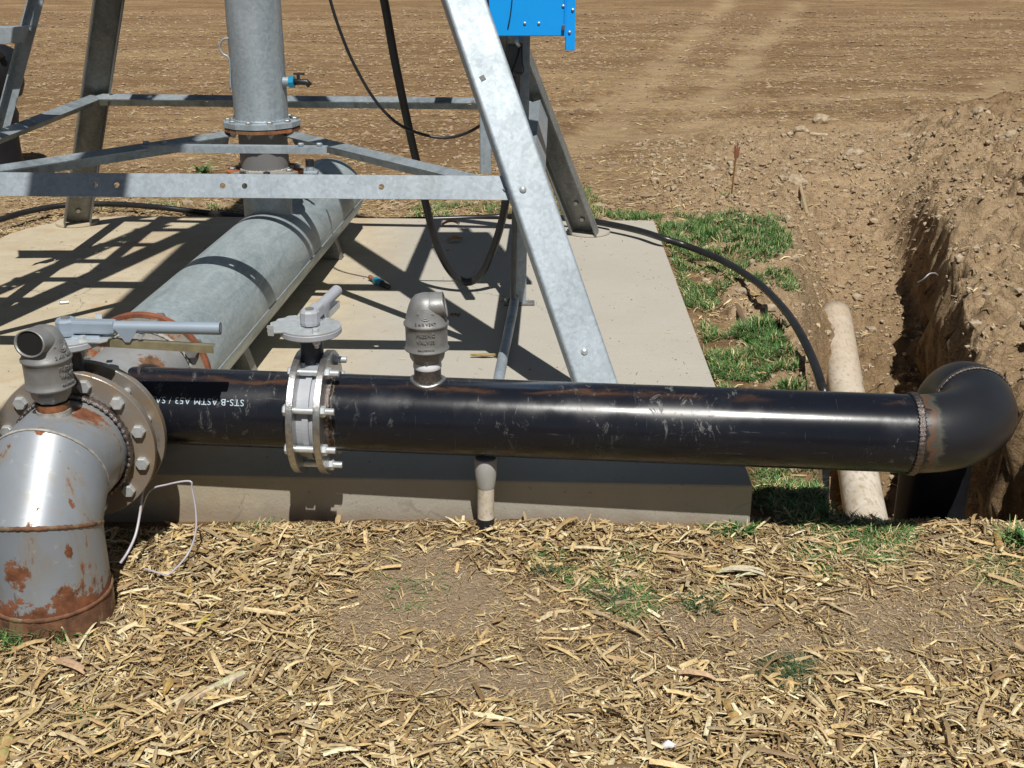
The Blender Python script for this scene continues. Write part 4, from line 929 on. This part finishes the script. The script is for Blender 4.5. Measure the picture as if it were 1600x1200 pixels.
# ------------------------------------------------------------------ dark pump at the far left
pm = thing('pump_motor', 'dark blue rounded pump motor on a stand, cut by the left picture edge', 'pump', (-3.55, 8.1, .1))
a_ = aty(0, 108, 8.1)
MB().lathe([(.001, -.2), (.10, -.2), (.16, -.17), (.185, -.1), (.19, .06), (.17, .12), (.10, .16), (.001, .17)], V((-3.50, 8.15, a_.z - .01)), (0, 0, 1), 32).build('motor_body', 'dark', pm)
MB().tube([V((-3.62, 8.1, a_.z + .12)), V((-3.55, 8.05, a_.z + .17)), V((-3.42, 8.02, a_.z + .16)), V((-3.36, 8.0, a_.z + .08))], .022, 12).build('hose_bend', 'rubber', pm)
MB().lathe([(.14, 0), (.15, .1), (.135, .25), (.15, .42), (.12, .55)], V((-3.52, 8.1, .05)), (0, 0, 1), 20, wob=lambda a, h: 1 + .06 * math.sin(a * 5 + h * 30)).build('stand', 'dark', pm)

# ------------------------------------------------------------------ stake
s0, s1 = atz(1143, 303, .08), aty(1151, 232, 7.1)
stk = thing('survey_stake', 'thin leaning wooden stake tied with pink ribbon in the dug soil', 'stake', s0)
MB().cyl(s0 - V((0, 0, .03)), s1, .0058, 6, smooth=False).build('stick', 'stake', stk)
m = MB(); dd = (s1 - s0).normalized()
for k, (a_, b_, w_) in enumerate(((-.08, .03, .009), (-.05, .055, .006), (-.085, .02, .008))):
    q0 = s1 + dd * a_ + V((.006 * k - .004, -.012, 0)); q1 = s1 + dd * b_ + V((.012 * (k - 1), -.010 - .004 * k, 0)); m.add([q0 - V((w_, 0, 0)), q0 + V((w_, .006, 0)), q1 + V((w_ * .6, 0, 0)), q1 - V((w_ * .7, .005, 0))], [(0, 1, 2, 3)])
m.build('ribbon', 'pink', stk)

# ------------------------------------------------------------------ straw, grass, crumbs
class Bits:
    def __init__(s): s.v = []; s.f = []; s.c = []
    def strip(s, p, L, w_, yaw, pitch, roll, col, curl=0.0, bend=0.0, taper=.7, seg=2):
        c0 = math.cos(yaw); s0_ = math.sin(yaw); d_ = V((c0 * math.cos(pitch), s0_ * math.cos(pitch), math.sin(pitch))); sdv = V((-s0_, c0, 0))
        n_ = d_.cross(sdv); sdv = sdv * math.cos(roll) + n_ * math.sin(roll); n_ = d_.cross(sdv)
        if n_.z < 0: n_ = -n_
        b = len(s.v)
        for i in range(seg + 1):
            t_ = i / seg - .5; ww = w_ * .5 * (1 - (1 - taper) * abs(t_) * 2); o = p + d_ * (t_ * L) + n_ * (-bend * L * t_ * t_ * 4 + bend * L) + sdv * (bend * L * .8 * t_ * t_)
            s.v += [o - sdv * ww, o + n_ * (curl * w_), o + sdv * ww]; s.c += [col] * 3
        for i in range(seg): s.f += [(b + 3 * i, b + 3 * i + 1, b + 3 * i + 4, b + 3 * i + 3), (b + 3 * i + 1, b + 3 * i + 2, b + 3 * i + 5, b + 3 * i + 4)]
    def blade(s, p, h, w_, yaw, lean, col, seg=3):
        dx_, dy_ = math.cos(yaw), math.sin(yaw); b = len(s.v)
        for i in range(seg + 1):
            t_ = i / seg; o = p + V((dx_ * lean * t_ * t_, dy_ * lean * t_ * t_, h * (t_ - .25 * t_ * t_))); ww = w_ * (1 - t_ * .92) / 2
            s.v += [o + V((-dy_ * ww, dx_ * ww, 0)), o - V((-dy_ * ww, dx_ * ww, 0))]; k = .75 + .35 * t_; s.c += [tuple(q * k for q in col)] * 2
        for i in range(seg): s.f.append((b + 2 * i, b + 2 * i + 1, b + 2 * i + 3, b + 2 * i + 2))
    def obj(s, name, mat, parent=None, loc=V((0, 0, 0)), **kw):
        me = bpy.data.meshes.new(name); me.from_pydata([tuple(q - loc) for q in s.v], [], s.f)
        at = me.color_attributes.new('tint', 'FLOAT_COLOR', 'POINT'); at.data.foreach_set('color', [q for a in s.c for q in (a[0], a[1], a[2], 1)])
        me.materials.append(M[mat]); o = bpy.data.objects.new(name, me); C.objects.link(o)
        if parent: o.parent = parent
        else: o.location = loc
        return put(o, **kw)
U = random.uniform
SC = [(.46, .33, .175), (.50, .37, .21), (.38, .26, .13), (.56, .44, .28), (.27, .175, .09), (.42, .30, .145), (.46, .35, .20), (.19, .125, .07), (.60, .49, .33), (.33, .23, .125), (.40, .30, .18), (.30, .23, .15)]
def scol():
    a = random.choice(SC); k = U(.8, 1.5) * (1.15 if random.random() < .3 else 1); return (min(.82, a[0] * k * 1.06), min(.74, a[1] * k * 1.09), min(.60, a[2] * k * 1.02))
def inslab(x, y): return (SX0 + .02 < x < .69 + .028 * (y - 3)) and (3.0 + (x > -9) * (.0) - .04 * (x) * 0 < y < 6.38)
st = Bits(); n = 0
def height_fast(x, y): return gz(x, y)
# fine chaff
while n < 100000:
    y = 1.75 + (1.35) * random.random() ** .9; hw = .475 * y + .38; x = U(-hw, hw)
    if (x - WX) ** 2 + (y - WY) ** 2 < .147 ** 2 or inslab(x, y) or (y > 3.06 and x > xl(y) - .02): continue
    if random.random() > frontdens(x, y) + .38: continue
    L = math.exp(random.gauss(math.log(.013), .5)); st.strip(V((x, y, gz(x, y) + U(.0, .008))), L, U(.0009, .0038), U(0, 6.28), U(-.35, .35), U(-.5, .5), scol(), .15, U(-.1, .12), .6, 1); n += 1
n = 0
while n < 23000:
    y = 1.75 + (1.35) * random.random() ** .9; hw = .475 * y + .38; x = U(-hw, hw)
    if (x - WX) ** 2 + (y - WY) ** 2 < .16 ** 2 or inslab(x, y + .02) or (y > 3.04 and x > xl(y) - .05): continue
    dn = frontdens(x, y)
    if random.random() > dn: continue
    if random.random() < .06:
        # crushed bundle of split fibres
        yaw = U(0, 6.28); L0 = U(.02, .07); cc = scol()
        for _k in range(random.randint(3, 7)):
            st.strip(V((x + U(-.006, .006), y + U(-.006, .006), gz(x, y) + U(.003, .014))), L0 * U(.5, 1.1), U(.001, .005), yaw + random.gauss(0, .22), random.gauss(0, .2), random.gauss(0, .5), tuple(q * U(.85, 1.1) for q in cc), U(0, .3), random.gauss(.03, .12), U(.2, .8), 4)
        n += 1; continue
    L = math.exp(random.gauss(math.log(.027), .55)); L = min(L, .13); w_ = min(.0115, L * (U(.05, .14) if random.random() < .5 else U(.12, .28))); 
    yaw = U(0, 6.28); st.strip(V((x, y, gz(x, y) + U(.001, .020) * min(1.3, max(.4, dn)) + .003)), L, w_, yaw, random.gauss(0, .16), random.gauss(0, .45), scol(), U(-.05, .3), random.gauss(.02, .05) if random.random() < .75 else random.gauss(.03, .08), U(.3, 1), 4); n += 1
st.obj('straw_litter', 'straw', kind='stuff', label='chopped pale straw and corn husk litter covering the foreground soil', cat='straw')
# straw in the verge behind the slab and thinning out across the field
sf = Bits(); n = 0
while n < 40000:
    y = 6.30 + 15 * random.random() ** 2.3; hw = .46 * y + .3; x = U(-hw, hw)
    dg = dugf(x, y)
    dens = 1.0 if y < 8 else .75
    if random.random() > dens * (1 - .86 * dg) * (1 - .75 * trackf(x, y)): n += .15; continue
    if 0 < random.random() - (.55 + .8 * noise.noise(V((x * 1.2, y * 3.0, 3)))) and y > 7.4: n += .1; continue
    k = 1 + (y - 6) * .05; L = U(.012, .055) * k; a = scol(); q_ = .86
    sf.strip(V((x, y, gz(x, y) + U(.0, .014))), L, L * U(.08, .25), random.gauss(0, .9), U(-.3, .3), U(-.5, .5), tuple(q * q_ for q in a), .2, U(-.1, .2), .6, 1); n += 1
n = 0
while n < 5200:   # right of the slab, on the bank and in the trench
    y = U(3.1, 8.5); x = U(.70 + .028 * (y - 3), 4.2)
    if inslab(x, y): continue
    if y < 4.6 and xl(y) - .02 < x < xr(y) + .02: continue
    if x > 1.15 and random.random() > .36: continue
    L = U(.012, .06); sf.strip(V((x, y, gz(x, y) + U(0, .012))), L, L * U(.07, .2), U(0, 6.28), U(-.4, .4), U(-.5, .5), scol(), .2, U(-.1, .2), .6, 2); n += 1
n = 0
while n < 1500:
    y = U(3.2, 6.5); x = U(-3.2, -2.63); L = U(.015, .06); sf.strip(V((x, y, gz(x, y) + .006)), L, L * .15, U(0, 6.28), U(-.3, .3), 0, scol(), .2, 0, .6, 1); n += 1
n = 0
while n < 520:
    x, y = U(-2.5, .7), U(3.08, 6.3)
    if not inslab(x, y) or abs(x - dx(y)) < .2: continue
    e_ = min(y - 3.05, 6.33 - y, abs(.68 + .028 * (y - 3) - x))
    if random.random() > .12 + .9 * math.exp(-e_ / .12): continue
    L = U(.004, .028); sf.strip(V((x, y, .1535)), L, L * U(.08, .22), U(0, 6.28), 0, U(-.2, .2), scol(), .15, U(0, .1), .5, 1); n += 1
sf.obj('field_stubble', 'straw', kind='stuff', label='scattered crop stubble lying over the tilled field behind the slab', cat='stubble')

# broken clods over the tilled field: coarse crumbs that catch light and shadow
fc_ = MB(); octv = [V(q) for q in ((1, 0, 0), (0, 1, 0), (-1, 0, 0), (0, -1, 0), (0, 0, 1), (0, 0, -1))]; octf = [(0, 1, 4), (1, 2, 4), (2, 3, 4), (3, 0, 4), (1, 0, 5), (2, 1, 5), (3, 2, 5), (0, 3, 5)]
n = 0
while n < 26000:
    y = 6.4 + 20 * random.random() ** 1.7; hw = .46 * y + .3; x = U(-hw, hw)
    if 0 < random.random() - (.5 + .9 * noise.noise(V((x * .8, y * 2.4, 41)))): n += .1; continue
    if random.random() < trackf(x, y) * .8: continue
    r_ = math.exp(random.gauss(math.log(.008 + .0006 * (y - 6)), .5)); r_ = min(r_, .035); z = gz(x, y) + r_ * .15; a_ = U(0, 1.5); ca, sa_ = math.cos(a_), math.sin(a_)
    fc_.add([V((x + (q.x * ca - q.y * sa_) * r_ * U(.7, 1.5), y + (q.x * sa_ + q.y * ca) * r_ * U(.6, 1.2), z + q.z * r_ * U(.5, .9))) for q in octv], octf); n += 1
fc_.build('field_clods', 'clod_dark', kind='stuff', label='small broken clods scattered over the tilled field', cat='soil')

# soil crumbs and clods
cr = MB(); 
ico = [V(q).normalized() for q in ((0, 0, 1), (.9, 0, .45), (.28, .85, .45), (-.72, .53, .45), (-.72, -.53, .45), (.28, -.85, .45), (.72, .53, -.45), (-.28, .85, -.45), (-.9, 0, -.45), (-.28, -.85, -.45), (.72, -.53, -.45), (0, 0, -1))]
icf = [(0, 1, 2), (0, 2, 3), (0, 3, 4), (0, 4, 5), (0, 5, 1), (1, 6, 2), (2, 7, 3), (3, 8, 4), (4, 9, 5), (5, 10, 1), (6, 7, 2), (7, 8, 3), (8, 9, 4), (9, 10, 5), (10, 6, 1), (11, 7, 6), (11, 8, 7), (11, 9, 8), (11, 10, 9), (11, 6, 10)]
def crumb(mb, x, y, r_, sink=.3, z=None):
    z = gz(x, y) if z is None else z; sx, sy, sz = U(.7, 1.3), U(.7, 1.3), U(.55, .95)
    mb.add([V((x + q.x * r_ * sx * U(.8, 1.2), y + q.y * r_ * sy * U(.8, 1.2), z + r_ * (1 - sink) * .5 + q.z * r_ * sz * U(.8, 1.2))) for q in ico], icf, False)
n = 0
while n < 11000:
    if random.random() < .3: y = U(1.8, 3.1); x = U(-1.3, 1.5); r_ = U(.0012, .0045)
    else: y = U(3.3, 9.5); x = U(.9, 3.9) if random.random() < .9 else U(-2, 1); r_ = math.exp(random.gauss(math.log(.0075), .55))
    if inslab(x, y) or (x - WX) ** 2 + (y - WY) ** 2 < .15 ** 2 or (x < .9 and 3 < y < 6.4) or r_ > .04: continue
    crumb(cr, x, y, r_); n += 1
n = 0
while n < 420:
    x, y = U(-2.4, .7), U(3.08, 6.3)
    if not inslab(x, y) or abs(x - dx(y)) < .2: continue
    crumb(cr, x, y, math.exp(random.gauss(math.log(.0022), .5)), .3, .151); n += 1
cr.build('soil_crumbs', 'clod', kind='stuff', label='loose crumbs of dry soil strewn around the trench and foreground', cat='soil')
def clod(px, py, z, r_, label):
    p = atz(px, py, z); bm = bmesh.new(); bmesh.ops.create_icosphere(bm, subdivisions=3, radius=1)
    sd = U(0, 99)
    for q in bm.verts: k = 1 + .35 * noise.noise(q.co * 1.3 + V((sd, 0, 0))) + .15 * noise.noise(q.co * 4 + V((sd, 0, 0))); q.co = V((q.co.x * r_ * 1.2 * k, q.co.y * r_ * k, q.co.z * r_ * .75 * k))
    me = bpy.data.meshes.new('soil_clod'); bm.to_mesh(me); bm.free(); me.materials.append(M['clod']); o = bpy.data.objects.new('soil_clod', me); C.objects.link(o)
    o.location = (p.x, p.y, gz(p.x, p.y) + r_ * .3); put(o, label, 'clod', 'soil clods around the trench')
for a in ((1238, 302, 0, .07, 'largest rounded dirt clod lying beside a piece of cane above the trench'), (1283, 194, .08, .065, 'round dirt clod on the fill left of the dark bank hollow'), (1250, 222, .08, .05, 'clod behind the pale cane on the dug soil'),
          (1335, 245, .08, .06, 'flat clod in the middle of the cracked fill'), (1415, 218, .1, .045, 'small clod at the back right of the fill'), (1575, 240, .15, .07, 'clod on the spoil bank near the right edge'),
          (1530, 205, .15, .06, 'clod at the lip of the dark bank hollow'), (1105, 272, .08, .04, 'small clod left of the ribboned stake')): clod(*a)

# loose pieces worth naming
def cane(name, px0, py0, px1, py1, z, r_, label, col=(.60, .52, .36), cat='corn stalk', flat=False):
    a, b = atz(px0, py0, z), atz(px1, py1, z)
    a.z = gz(a.x, a.y) + r_ + .004 if z < .1 else z; b.z = (gz(b.x, b.y) + r_ + .006) if z < .1 else z
    o = V(a); s_ = Bits(); L = (b - a).length; m = frame(b - a); n_ = 12; rings = 7
    for i in range(rings):
        t_ = i / (rings - 1); rr = r_ * (1 + .12 * math.sin(t_ * 9) + (.15 if i in (2, 5) else 0)) * (.8 if i in (0, rings - 1) else 1)
        for k in range(n_):
            an = 2 * math.pi * k / n_; s_.v.append(a + m @ V((rr * math.cos(an) * (1 + .1 * (k % 2)), rr * math.sin(an) * (.5 if flat else 1), t_ * L))); s_.c.append(tuple(q * U(.75, 1.08) for q in col))
    for i in range(rings - 1):
        for k in range(n_): s_.f.append((i * n_ + k, i * n_ + (k + 1) % n_, (i + 1) * n_ + (k + 1) % n_, (i + 1) * n_ + k))
    s_.f += [tuple(range(n_))[::-1], tuple((rings - 1) * n_ + k for k in range(n_))]
    return s_.obj(name, 'straw', None, o, label=label, cat=cat)
cane('corn_stalk', 275, 1110, 383, 1064, 0, .0095, 'longest pale corn stalk lying diagonally on the straw at lower left')
cane('corn_stalk', 1247, 290, 1262, 320, .04, .010, 'bleached stalk piece beside the largest clod above the trench', (.44, .35, .22))
cane('corn_stalk', 1265, 219, 1293, 221, .08, .012, 'pale short stalk lying flat on the cracked soil behind the trench')
cane('corn_stalk', 1248, 1160, 1300, 1146, 0, .006, 'slender pale stalk lying flat near the lower right', (.66, .58, .42))
cane('corn_cob', 1135, 1106, 1148, 1138, 0, .0115, 'short tan corn cob stub near the bottom right of centre', (.46, .32, .11), 'corn cob')
cane('corn_stalk', 2, 1200, 14, 1158, 0, .011, 'yellowish stalk stub at the lower left corner', (.50, .38, .16))
cane('wood_chip', 528, 835, 532, 806, .0, .007, 'upright flat chip leaning in front of the slab below the middle valve', (.60, .46, .24), 'chip', True)
cane('corn_stalk', 1150, 487, 1165, 520, .05, .012, 'dark weathered stalk lying in the grass right of the slab', (.20, .14, .09))
cane('wood_chip', 1556, 842, 1560, 866, .0, .010, 'stubby orange-tan stick upright near the right edge by the trench lip', (.50, .34, .14), 'chip')
def husk(name, px, py, z, L, w_, yaw, col, label, cat='husk', bend=.12):
    p = atz(px, py, z); 
    if z < .1: p.z = gz(p.x, p.y) + .014
    s_ = Bits()
    for k in range(3): s_.strip(p + V((U(-.01, .01), U(-.01, .01), .003 * k)), L * U(.8, 1), w_ * U(.6, 1), yaw + U(-.12, .12), U(-.05, .05), U(-.3, .3), tuple(q * U(.85, 1.1) for q in col), .25, bend, .25, 6)
    return s_.obj(name, 'straw', None, V(p), label=label, cat=cat)
husk('corn_husk', 1160, 907, 0, .13, .022, R(-6), (.64, .54, .36), 'long cream husk leaf lying right of centre in the foreground')
husk('corn_husk', 1090, 1062, 0, .085, .03, R(-10), (.50, .38, .24), 'broad brown husk above the corn cob stub')
husk('corn_husk', 320, 985, 0, .05, .018, R(55), (.50, .40, .10), 'yellow husk chip right of the well pipe base')
husk('corn_husk', 295, 935, 0, .05, .020, R(88), (.46, .33, .09), 'golden flat husk chip standing near the white tube loop')
husk('corn_husk', 268, 1085, 0, .06, .020, R(86), (.46, .32, .10), 'golden-brown husk chip at the left end of the long stalk')
husk('corn_husk', 1165, 1005 - 95, 0, .07, .012, R(14), (.66, .57, .38), 'thin white splinter of husk beside the long cream husk')
husk('corn_husk', 110, 1052, 0, .11, .028, R(-20), (.46, .37, .20), 'wide pale husk below the well pipe grass')
husk('corn_husk', 757, 558, .156, .11, .022, R(-3), (.34, .20, .07), 'orange-brown dried leaf lying on the slab behind the middle vent', 'husk', .03)
husk('dry_leaf', 703, 352, .156, .10, .03, R(15), (.36, .20, .07), 'brown curled leaf on the back of the slab inside the hose loop', 'leaf', .2)
husk('dry_leaf', 712, 377, .156, .09, .028, R(30), (.40, .24, .09), 'second brown leaf scrap just in front of the curled one', 'leaf', .2)
pb = atz(713, 492, .155); m = MB()
for k in range(5): crumb(m, pb.x + U(-.02, .02), pb.y + U(-.015, .015), U(.006, .012), .3, .153)
m.build('mud_lump', 'casing', None, 'small brown mud lump on the slab to the right of the middle vent', 'mud', loc=pb)
bf0, bf1 = atz(578, 433, .166), atz(597, 443, .166)
bf = thing('hose_fitting', 'small blue and brass hose fitting lying loose on the slab', 'fitting', bf0)
MB().cyl(bf0, bf0.lerp(bf1, .45), .011, 14).build('brass_end', 'rustrim', bf)
MB().cyl(bf0.lerp(bf1, .45), bf1, .016, 8, smooth=False).build('blue_nut', 'bluefit', bf)
MB().cyl(bf1, bf1 + (bf1 - bf0) * .5, .012, 12).build('tip', 'dark', bf)
q = atz(95, 475, .152); m = MB(); m.cyl(q + V((0, 0, .006)), q + V((.03, .01, .006)), .006, 10); m.cyl(q + V((-.006, 0, .006)), q + V((.0, 0, .006)), .011, 6, smooth=False)
m.build('loose_bolt', 'zinc', None, 'lone zinc bolt lying on the left part of the slab', 'bolt', loc=q)
q = atz(1047, 1178, 0); q.z = gz(q.x, q.y) + .012
m = MB(); m.tube([q + V((-.016, 0, 0)), q + V((-.004, .004, .006)), q + V((.012, -.002, .002))], .008, 10, True, [.007, .009, .005]); m.build('plastic_scrap', 'white', None, 'white plastic scrap at the bottom edge', 'scrap', loc=q)
for (px, py, r_, lab) in ((1165, 1180, .007, 'black oval pebble right of the white scrap at the bottom'), (1070, 1192, .006, 'dark pebble touching the bottom edge beside the white scrap')):
    q = atz(px, py, 0); m = MB(); crumb(m, q.x, q.y, r_ * 1.3); m.build('pebble', 'dark', None, lab, 'pebble', loc=q)

# grass
GR = [(.035, .095, .020), (.05, .12, .028), (.075, .15, .045), (.025, .07, .018), (.12, .18, .06), (.16, .20, .08), (.04, .10, .035)]
def gcol(dry=.08):
    dry *= 1.9
    if random.random() < dry: return scol()
    a = random.choice(GR); k = U(1.0, 2.0); return (a[0] * k, a[1] * k * 1.05, a[2] * k)
gr = Bits()
def patch(pts_px, z, n_, h0, h1, dry=.08, bits=gr, seedz=0, thr=-.12):
    pts = [atz(px, py, z) for px, py in pts_px]; xs = [p.x for p in pts]; ys = [p.y for p in pts]; k = 0; tries = 0
    while k < n_ and tries < n_ * 14:
        tries += 1; x, y = U(min(xs), max(xs)), U(min(ys), max(ys)); ins = False; j = len(pts) - 1
        for i in range(len(pts)):
            if (pts[i].y > y) != (pts[j].y > y) and x < (pts[j].x - pts[i].x) * (y - pts[i].y) / (pts[j].y - pts[i].y) + pts[i].x: ins = not ins
            j = i
        if not ins or noise.noise(V((x * 5, y * 5, 30 + seedz))) < thr or inslab(x, y): continue
        d_ = .7 + .6 * noise.noise(V((x * 9, y * 9, 5))); bits.blade(V((x, y, gz(x, y) - .003)), U(h0 * .6, h1) * d_ * (1.25 if random.random() < .1 else 1), U(.003, .0075), U(0, 6.28), U(.01, .05), gcol(dry)); k += 1
patch([(935, 330), (1000, 335), (1120, 345), (1232, 350), (1240, 385), (1215, 400), (1150, 405), (1085, 405), (1040, 385), (1022, 348), (960, 345)],   .09, 12500, .04, .09, .05, thr=-.4)
patch([(1045, 390), (1110, 400), (1190, 400), (1225, 420), (1262, 430), (1240, 455), (1180, 452), (1150, 445), (1110, 480), (1075, 480)], .08, 7000, .03, .07, .1)
patch([(1095, 500), (1130, 520), (1160, 508), (1215, 515), (1230, 550), (1265, 590), (1275, 605), (1120, 605)], .06, 8500, .03, .075, .08, thr=-.25)
patch([(1150, 505), (1200, 505), (1225, 520), (1215, 548), (1160, 540)], .06, 2600, .045, .085, .02, thr=-.6)
patch([(1175, 735), (1275, 735), (1300, 800), (1400, 822), (1440, 838), (1300, 850), (1180, 800)], .0, 3600, .02, .055, .1, thr=-.3)
patch([(1180, 800), (1300, 820), (1420, 830), (1440, 880), (1300, 900), (1180, 850)], .0, 1500, .02, .04, .12, thr=.0)
patch([(640, 325), (690, 318), (790, 320), (800, 338), (640, 342)], .09, 1500, .03, .07, .1)
patch([(860, 300), (920, 290), (955, 330), (935, 345), (870, 340)], .09, 1300, .04, .09, .1)
patch([(150, 315), (300, 315), (380, 332), (150, 322)], .1, 900, .03, .06, .2, thr=.0)
patch([(820, 870), (1040, 860), (1060, 960), (980, 1000), (900, 990), (840, 920)], 0, 1900, .012, .032, .12, thr=.05)
patch([(560, 880), (700, 860), (720, 950), (620, 960)], 0, 220, .01, .025, .2, thr=.05)
patch([(1050, 920), (1140, 930), (1120, 970), (1060, 960)], 0, 500, .015, .03, .1)
patch([(1260, 880), (1320, 890), (1310, 930), (1265, 920)], 0, 260, .015, .03, .1)
patch([(1330, 840), (1420, 850), (1410, 900), (1350, 890)], 0, 600, .015, .04, .1)
patch([(360, 835), (440, 820), (430, 870), (370, 868)], 0, 420, .012, .035, .2)
patch([(1500, 870), (1600, 880), (1600, 950), (1510, 930)], 0, 500, .012, .03, .2, thr=.05)
patch([(120, 1100), (260, 1100), (250, 1160), (130, 1150)], 0, 220, .012, .025, .1, thr=.1)
patch([(1100, 820), (1180, 840), (1170, 860), (1090, 835)], 0, 300, .012, .03, .1)
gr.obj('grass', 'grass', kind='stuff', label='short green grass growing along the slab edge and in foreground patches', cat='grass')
def tuft(px, py, z, n_, h, spread, label, wide=.006, cat='weed', name='weed', dry=.04, col=None, lean=1.0):
    p = atz(px, py, z); p.z = gz(p.x, p.y); b = Bits()
    for k in range(n_):
        a = U(0, 6.28); r_ = spread * random.random() ** .7; b.blade(V((p.x + r_ * math.cos(a), p.y + r_ * math.sin(a), p.z - .003)), h * U(.5, 1.1), wide * U(.6, 1.3), U(0, 6.28), U(.01, .06) * lean * h / .05, col and tuple(q * U(.7, 1.2) for q in col) or gcol(dry), 4)
    b.obj(name, 'grass', None, V(p), label=label, cat=cat)
tuft(1155, 842, 0, 70, .055, .028, 'leafy green weed at the right front corner of the slab', .010, lean=1.2)
tuft(1597, 855, 0, 110, .075, .05, 'bright green weed at the right edge beside the trench lip', .010)
tuft(1240, 1048, 0, 300, .030, .065, 'round dusty green weed mat in the lower right foreground', .005, lean=2.2, col=(.075, .12, .055))
tuft(35, 1000, 0, 260, .06, .06, 'lush grass tuft at the left foot of the well casing', .007, cat='grass tuft', name='grass_tuft')
tuft(92, 1000, 0, 90, .07, .03, 'upright green grass tuft in front of the well casing', .007, cat='grass tuft', name='grass_tuft')
tuft(318, 272, .08, 26, .10, .04, 'small broad-leaved weed in the field left of the riser', .02, lean=1.5)
tuft(1140, 302, .08, 30, .05, .04, 'tiny weed at the foot of the ribboned stake', .008)
tuft(1130, 302, .08, 10, .04, .03, 'faint seedling left of the stake weed', .008)
tuft(440, 812, 0, 30, .035, .015, 'thin seedling against the sunlit slab face left of the middle valve', .004)
tuft(960, 938, 0, 130, .028, .045, 'grey-green weed mat in the foreground centre right', .005, lean=2, col=(.07, .115, .06))
tuft(850, 895, 0, 90, .026, .04, 'small weed mat in the foreground just right of centre', .005, lean=2, col=(.08, .12, .06))
tuft(1092, 950, 0, 110, .028, .04, 'weed mat below the long cream husk', .005, lean=2, col=(.06, .115, .05))
tuft(1290, 905, 0, 60, .028, .03, 'small weed between the cream husk and the trench', .005, lean=1.6)
